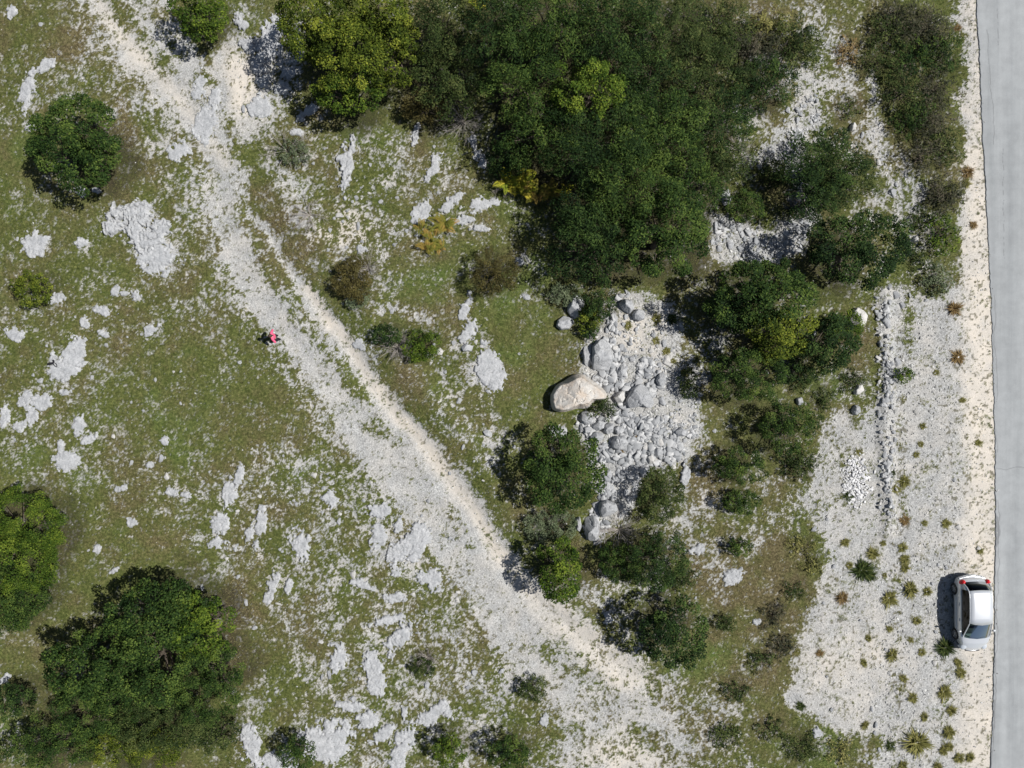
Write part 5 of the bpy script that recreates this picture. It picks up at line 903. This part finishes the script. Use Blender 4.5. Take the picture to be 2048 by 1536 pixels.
strip('rear_bumper', [(-.70, car_y(.13), .58), (-.5, car_y(.035), .58), (0, car_y(-.03), .58), (.5, car_y(.035), .58), (.70, car_y(.13), .58)], .085, PAINT); strip('bumper_trim', [(-.60, car_y(.03), .66), (0, car_y(-.075), .66), (.60, car_y(.03), .66)], .018, DARK)
strip('grille', [(-.38, car_y(LC - .02), .50), (0, car_y(LC + .015), .50), (.38, car_y(LC - .02), .50)], .045, DARK); strip('front_bumper', [(-.72, car_y(LC - .34), .42), (-.5, car_y(LC - .12), .42), (0, car_y(LC - .01), .42), (.5, car_y(LC - .12), .42), (.72, car_y(LC - .34), .42)], .075, PAINT)
box('number_plate', (0, car_y(-.085), .50), (.50, .012, .11), PLATE, bev=0); strip('boot_handle', [(-.12, car_y(.135), .93), (.12, car_y(.135), .93)], .016, CHROME)
strip('rear_wiper', [(0, car_y(.25), 1.09), (.26, car_y(.30), 1.17)], .010, DARK)

# ------------------------------------------------------------------ the person in pink (facing the left of the photo)
SKIN = simple('skin', (.52, .34, .25), .6); PINK = simple('pink_cloth', (.88, .13, .25), .75, spec=.3, var=.12, vs=14); BLACKC = simple('black_cloth', (.02, .02, .024), .85, spec=.2); HAIR = simple('brown_hair', (.06, .035, .025), .6, var=.3, vs=40); SHOE = simple('dark_shoes', (.03, .03, .035), .5)
def skin_mesh(name, verts, edges, radii, mat, parent, sub=2, root=0):
    me = bpy.data.meshes.new(name); me.from_pydata([tuple(v) for v in verts], edges, []); o = bpy.data.objects.new(name, me); COL.objects.link(o)
    md = o.modifiers.new('skin', 'SKIN'); md.use_smooth_shade = True
    for k, r_ in enumerate(radii): sv = me.skin_vertices[0].data[k]; sv.radius = (r_, r_) if not isinstance(r_, tuple) else r_; sv.use_root = (k == root)
    s = o.modifiers.new('sub', 'SUBSURF'); s.levels = sub; s.render_levels = sub
    dg = bpy.context.evaluated_depsgraph_get(); m2 = bpy.data.meshes.new_from_object(o.evaluated_get(dg)); m2.name = name; m2.materials.clear(); m2.materials.append(mat)
    for p in m2.polygons: p.use_smooth = True
    bpy.data.objects.remove(o); return link(name, m2, parent)
# model space: faces -Y, x to its left; root turned so that it faces -X of the world
px_, py_ = W(558, 675); PER = empty('person', (px_, py_, gz(px_, py_) + .02), math.radians(-90 + 12)); tag(PER, 'person in a pink top and black trousers standing at the track edge, elbows out', 'person')
v = [(0, 0, .93), (0, .01, 1.12), (0, .01, 1.32), (0, 0, 1.43), (0, -.02, 1.50), (0, -.035, 1.60), (0, -.03, 1.67)]; e = [(0, 1), (1, 2), (2, 3), (3, 4), (4, 5), (5, 6)]; ra = [(.14, .10), (.115, .085), (.14, .095), (.07, .06), (.052, .052), (.082, .095), (.07, .085)]
def addv(p, par, r_): v.append(p); ra.append(r_); e.append((par, len(v) - 1)); return len(v) - 1
for sx in (-1, 1):
    s_ = addv((sx * .165, 0, 1.37), 2, .052); el_ = addv((sx * .36, .06, 1.14), s_, .038); wr_ = addv((sx * .205, -.07, 1.00), el_, .027); pm = addv((sx * .165, -.10, .975), wr_, (.03, .018))
    for q, (dz, ln) in enumerate([(.026, .052), (.009, .060), (-.008, .056), (-.024, .045)]):
        f1 = addv((sx * .140, -.125, .972 + dz), pm, .009); f2 = addv((sx * (.140 - ln * .55), -.135, .970 + dz - .004), f1, .0085); addv((sx * (.140 - ln), -.128, .966 + dz - .008), f2, .007)
    t1 = addv((sx * .185, -.075, .95), pm, .011); addv((sx * .180, -.045, .93), t1, .009)
    h_ = addv((sx * .09, 0, .88), 0, .085); kn = addv((sx * .105, -.015 + .03 * sx, .49), h_, .056); an_ = addv((sx * .115, .02 + .05 * sx, .10), kn, .038); addv((sx * .125, -.13 + .05 * sx, .035), an_, .034)
skin_mesh('body', v, e, ra, SKIN, PER, 1)
def seg(name, pts, rr_, mat, edges=None, sub=2): return skin_mesh(name, pts, edges or [(i, i + 1) for i in range(len(pts) - 1)], rr_, mat, PER, sub)
jv = [(0, 0, .90), (0, .01, 1.10), (0, .01, 1.31), (0, .0, 1.42), (-.17, 0, 1.375), (-.36, .06, 1.14), (-.235, -.05, 1.02), (.17, 0, 1.375), (.36, .06, 1.14), (.235, -.05, 1.02)]
seg('jacket', jv, [(.17, .125), (.15, .115), (.17, .125), (.085, .075), .075, .060, .045, .075, .060, .045], PINK, [(0, 1), (1, 2), (2, 3), (2, 4), (4, 5), (5, 6), (2, 7), (7, 8), (8, 9)])
seg('trousers', [(0, 0, .95), (0, 0, .90), (-.09, 0, .86), (-.105, -.045, .49), (-.115, -.03, .12), (.09, 0, .86), (.105, .015, .49), (.115, .07, .12)], [(.155, .115), (.15, .115), .105, .075, .058, .105, .075, .058], BLACKC, [(0, 1), (1, 2), (2, 3), (3, 4), (1, 5), (5, 6), (6, 7)])
for sx in (-1, 1): seg('shoe', [(sx * .115, .05 + .05 * sx, .06), (sx * .12, -.05 + .05 * sx, .055), (sx * .128, -.16 + .05 * sx, .04)], [.05, .052, .038], SHOE)
V0, F0 = ico(4); hv = V0 * [.098, .112, .118]; hv += (vnoise(V0[:, 0] * 9, V0[:, 2] * 9 + V0[:, 1] * 7, 5)[:, None]) * .02 * V0; fc = (hv[:, 1] < -.045) & (hv[:, 2] < .045); hv[fc, 1] = -.045
link('hair', mesh_np('hair', hv, F0, HAIR, smooth=True), PER, (0, -.01, 1.655)); seg('hair_tail', [(0, .09, 1.66), (0, .13, 1.60), (0, .12, 1.48)], [.035, .035, .018], HAIR)
link('nose', mesh_np('nose', V0 * [.014, .022, .024], F0, SKIN, smooth=True), PER, (0, -.13, 1.615))
WHT = simple('eye_white', (.7, .7, .7), .3); LIP = simple('lips', (.42, .16, .14), .5)
for sx in (-1, 1):
    link('eye', mesh_np('eye', V0 * [.013, .010, .009], F0, WHT, smooth=True), PER, (sx * .033, -.118, 1.638)); link('ear', mesh_np('ear', V0 * [.012, .022, .034], F0, SKIN, smooth=True), PER, (sx * .088, -.03, 1.62))
link('mouth', mesh_np('mouth', V0 * [.024, .010, .008], F0, LIP, smooth=True), PER, (0, -.12, 1.575))
bgx, bgy = W(560, 680); sb_ = empty('shoulder_bag', (bgx, bgy, gz(bgx, bgy) + .78), math.radians(-70)); tag(sb_, 'small black bag hanging at the hip of the person in pink', 'bag')
box('pouch', (0, 0, .0), (.26, .11, .22), BLACKC, sb_, .04); strip('strap', [(-.12, 0, .1), (-.10, -.08, .35), (0, -.16, .62), (.08, -.2, .66)], .012, BLACKC, sb_)

# black bag lying on the pale rock
bx, by = W(107, 727); BG = empty('black_bag', (bx, by, gz(bx, by) + .16), math.radians(8)); tag(BG, 'small black bag with a looped strap lying on pale rock in the left meadow', 'bag')
seg2 = skin_mesh('pouch', [(-.24, -.02, .03), (-.10, .0, .06), (.06, .0, .06), (.14, .03, .05), (.15, .13, .05), (.09, .2, .04)], [(i, i + 1) for i in range(5)], [.05, .075, .07, .06, .055, .04], BLACKC, BG)
strip('strap', [(.10, -.04, .05), (.16, -.16, .04), (.24, -.24, .03), (.28, -.20, .03), (.27, -.08, .04), (.20, .0, .05)], .018, BLACKC, BG)
print('OBJECTS', len(bpy.data.objects))
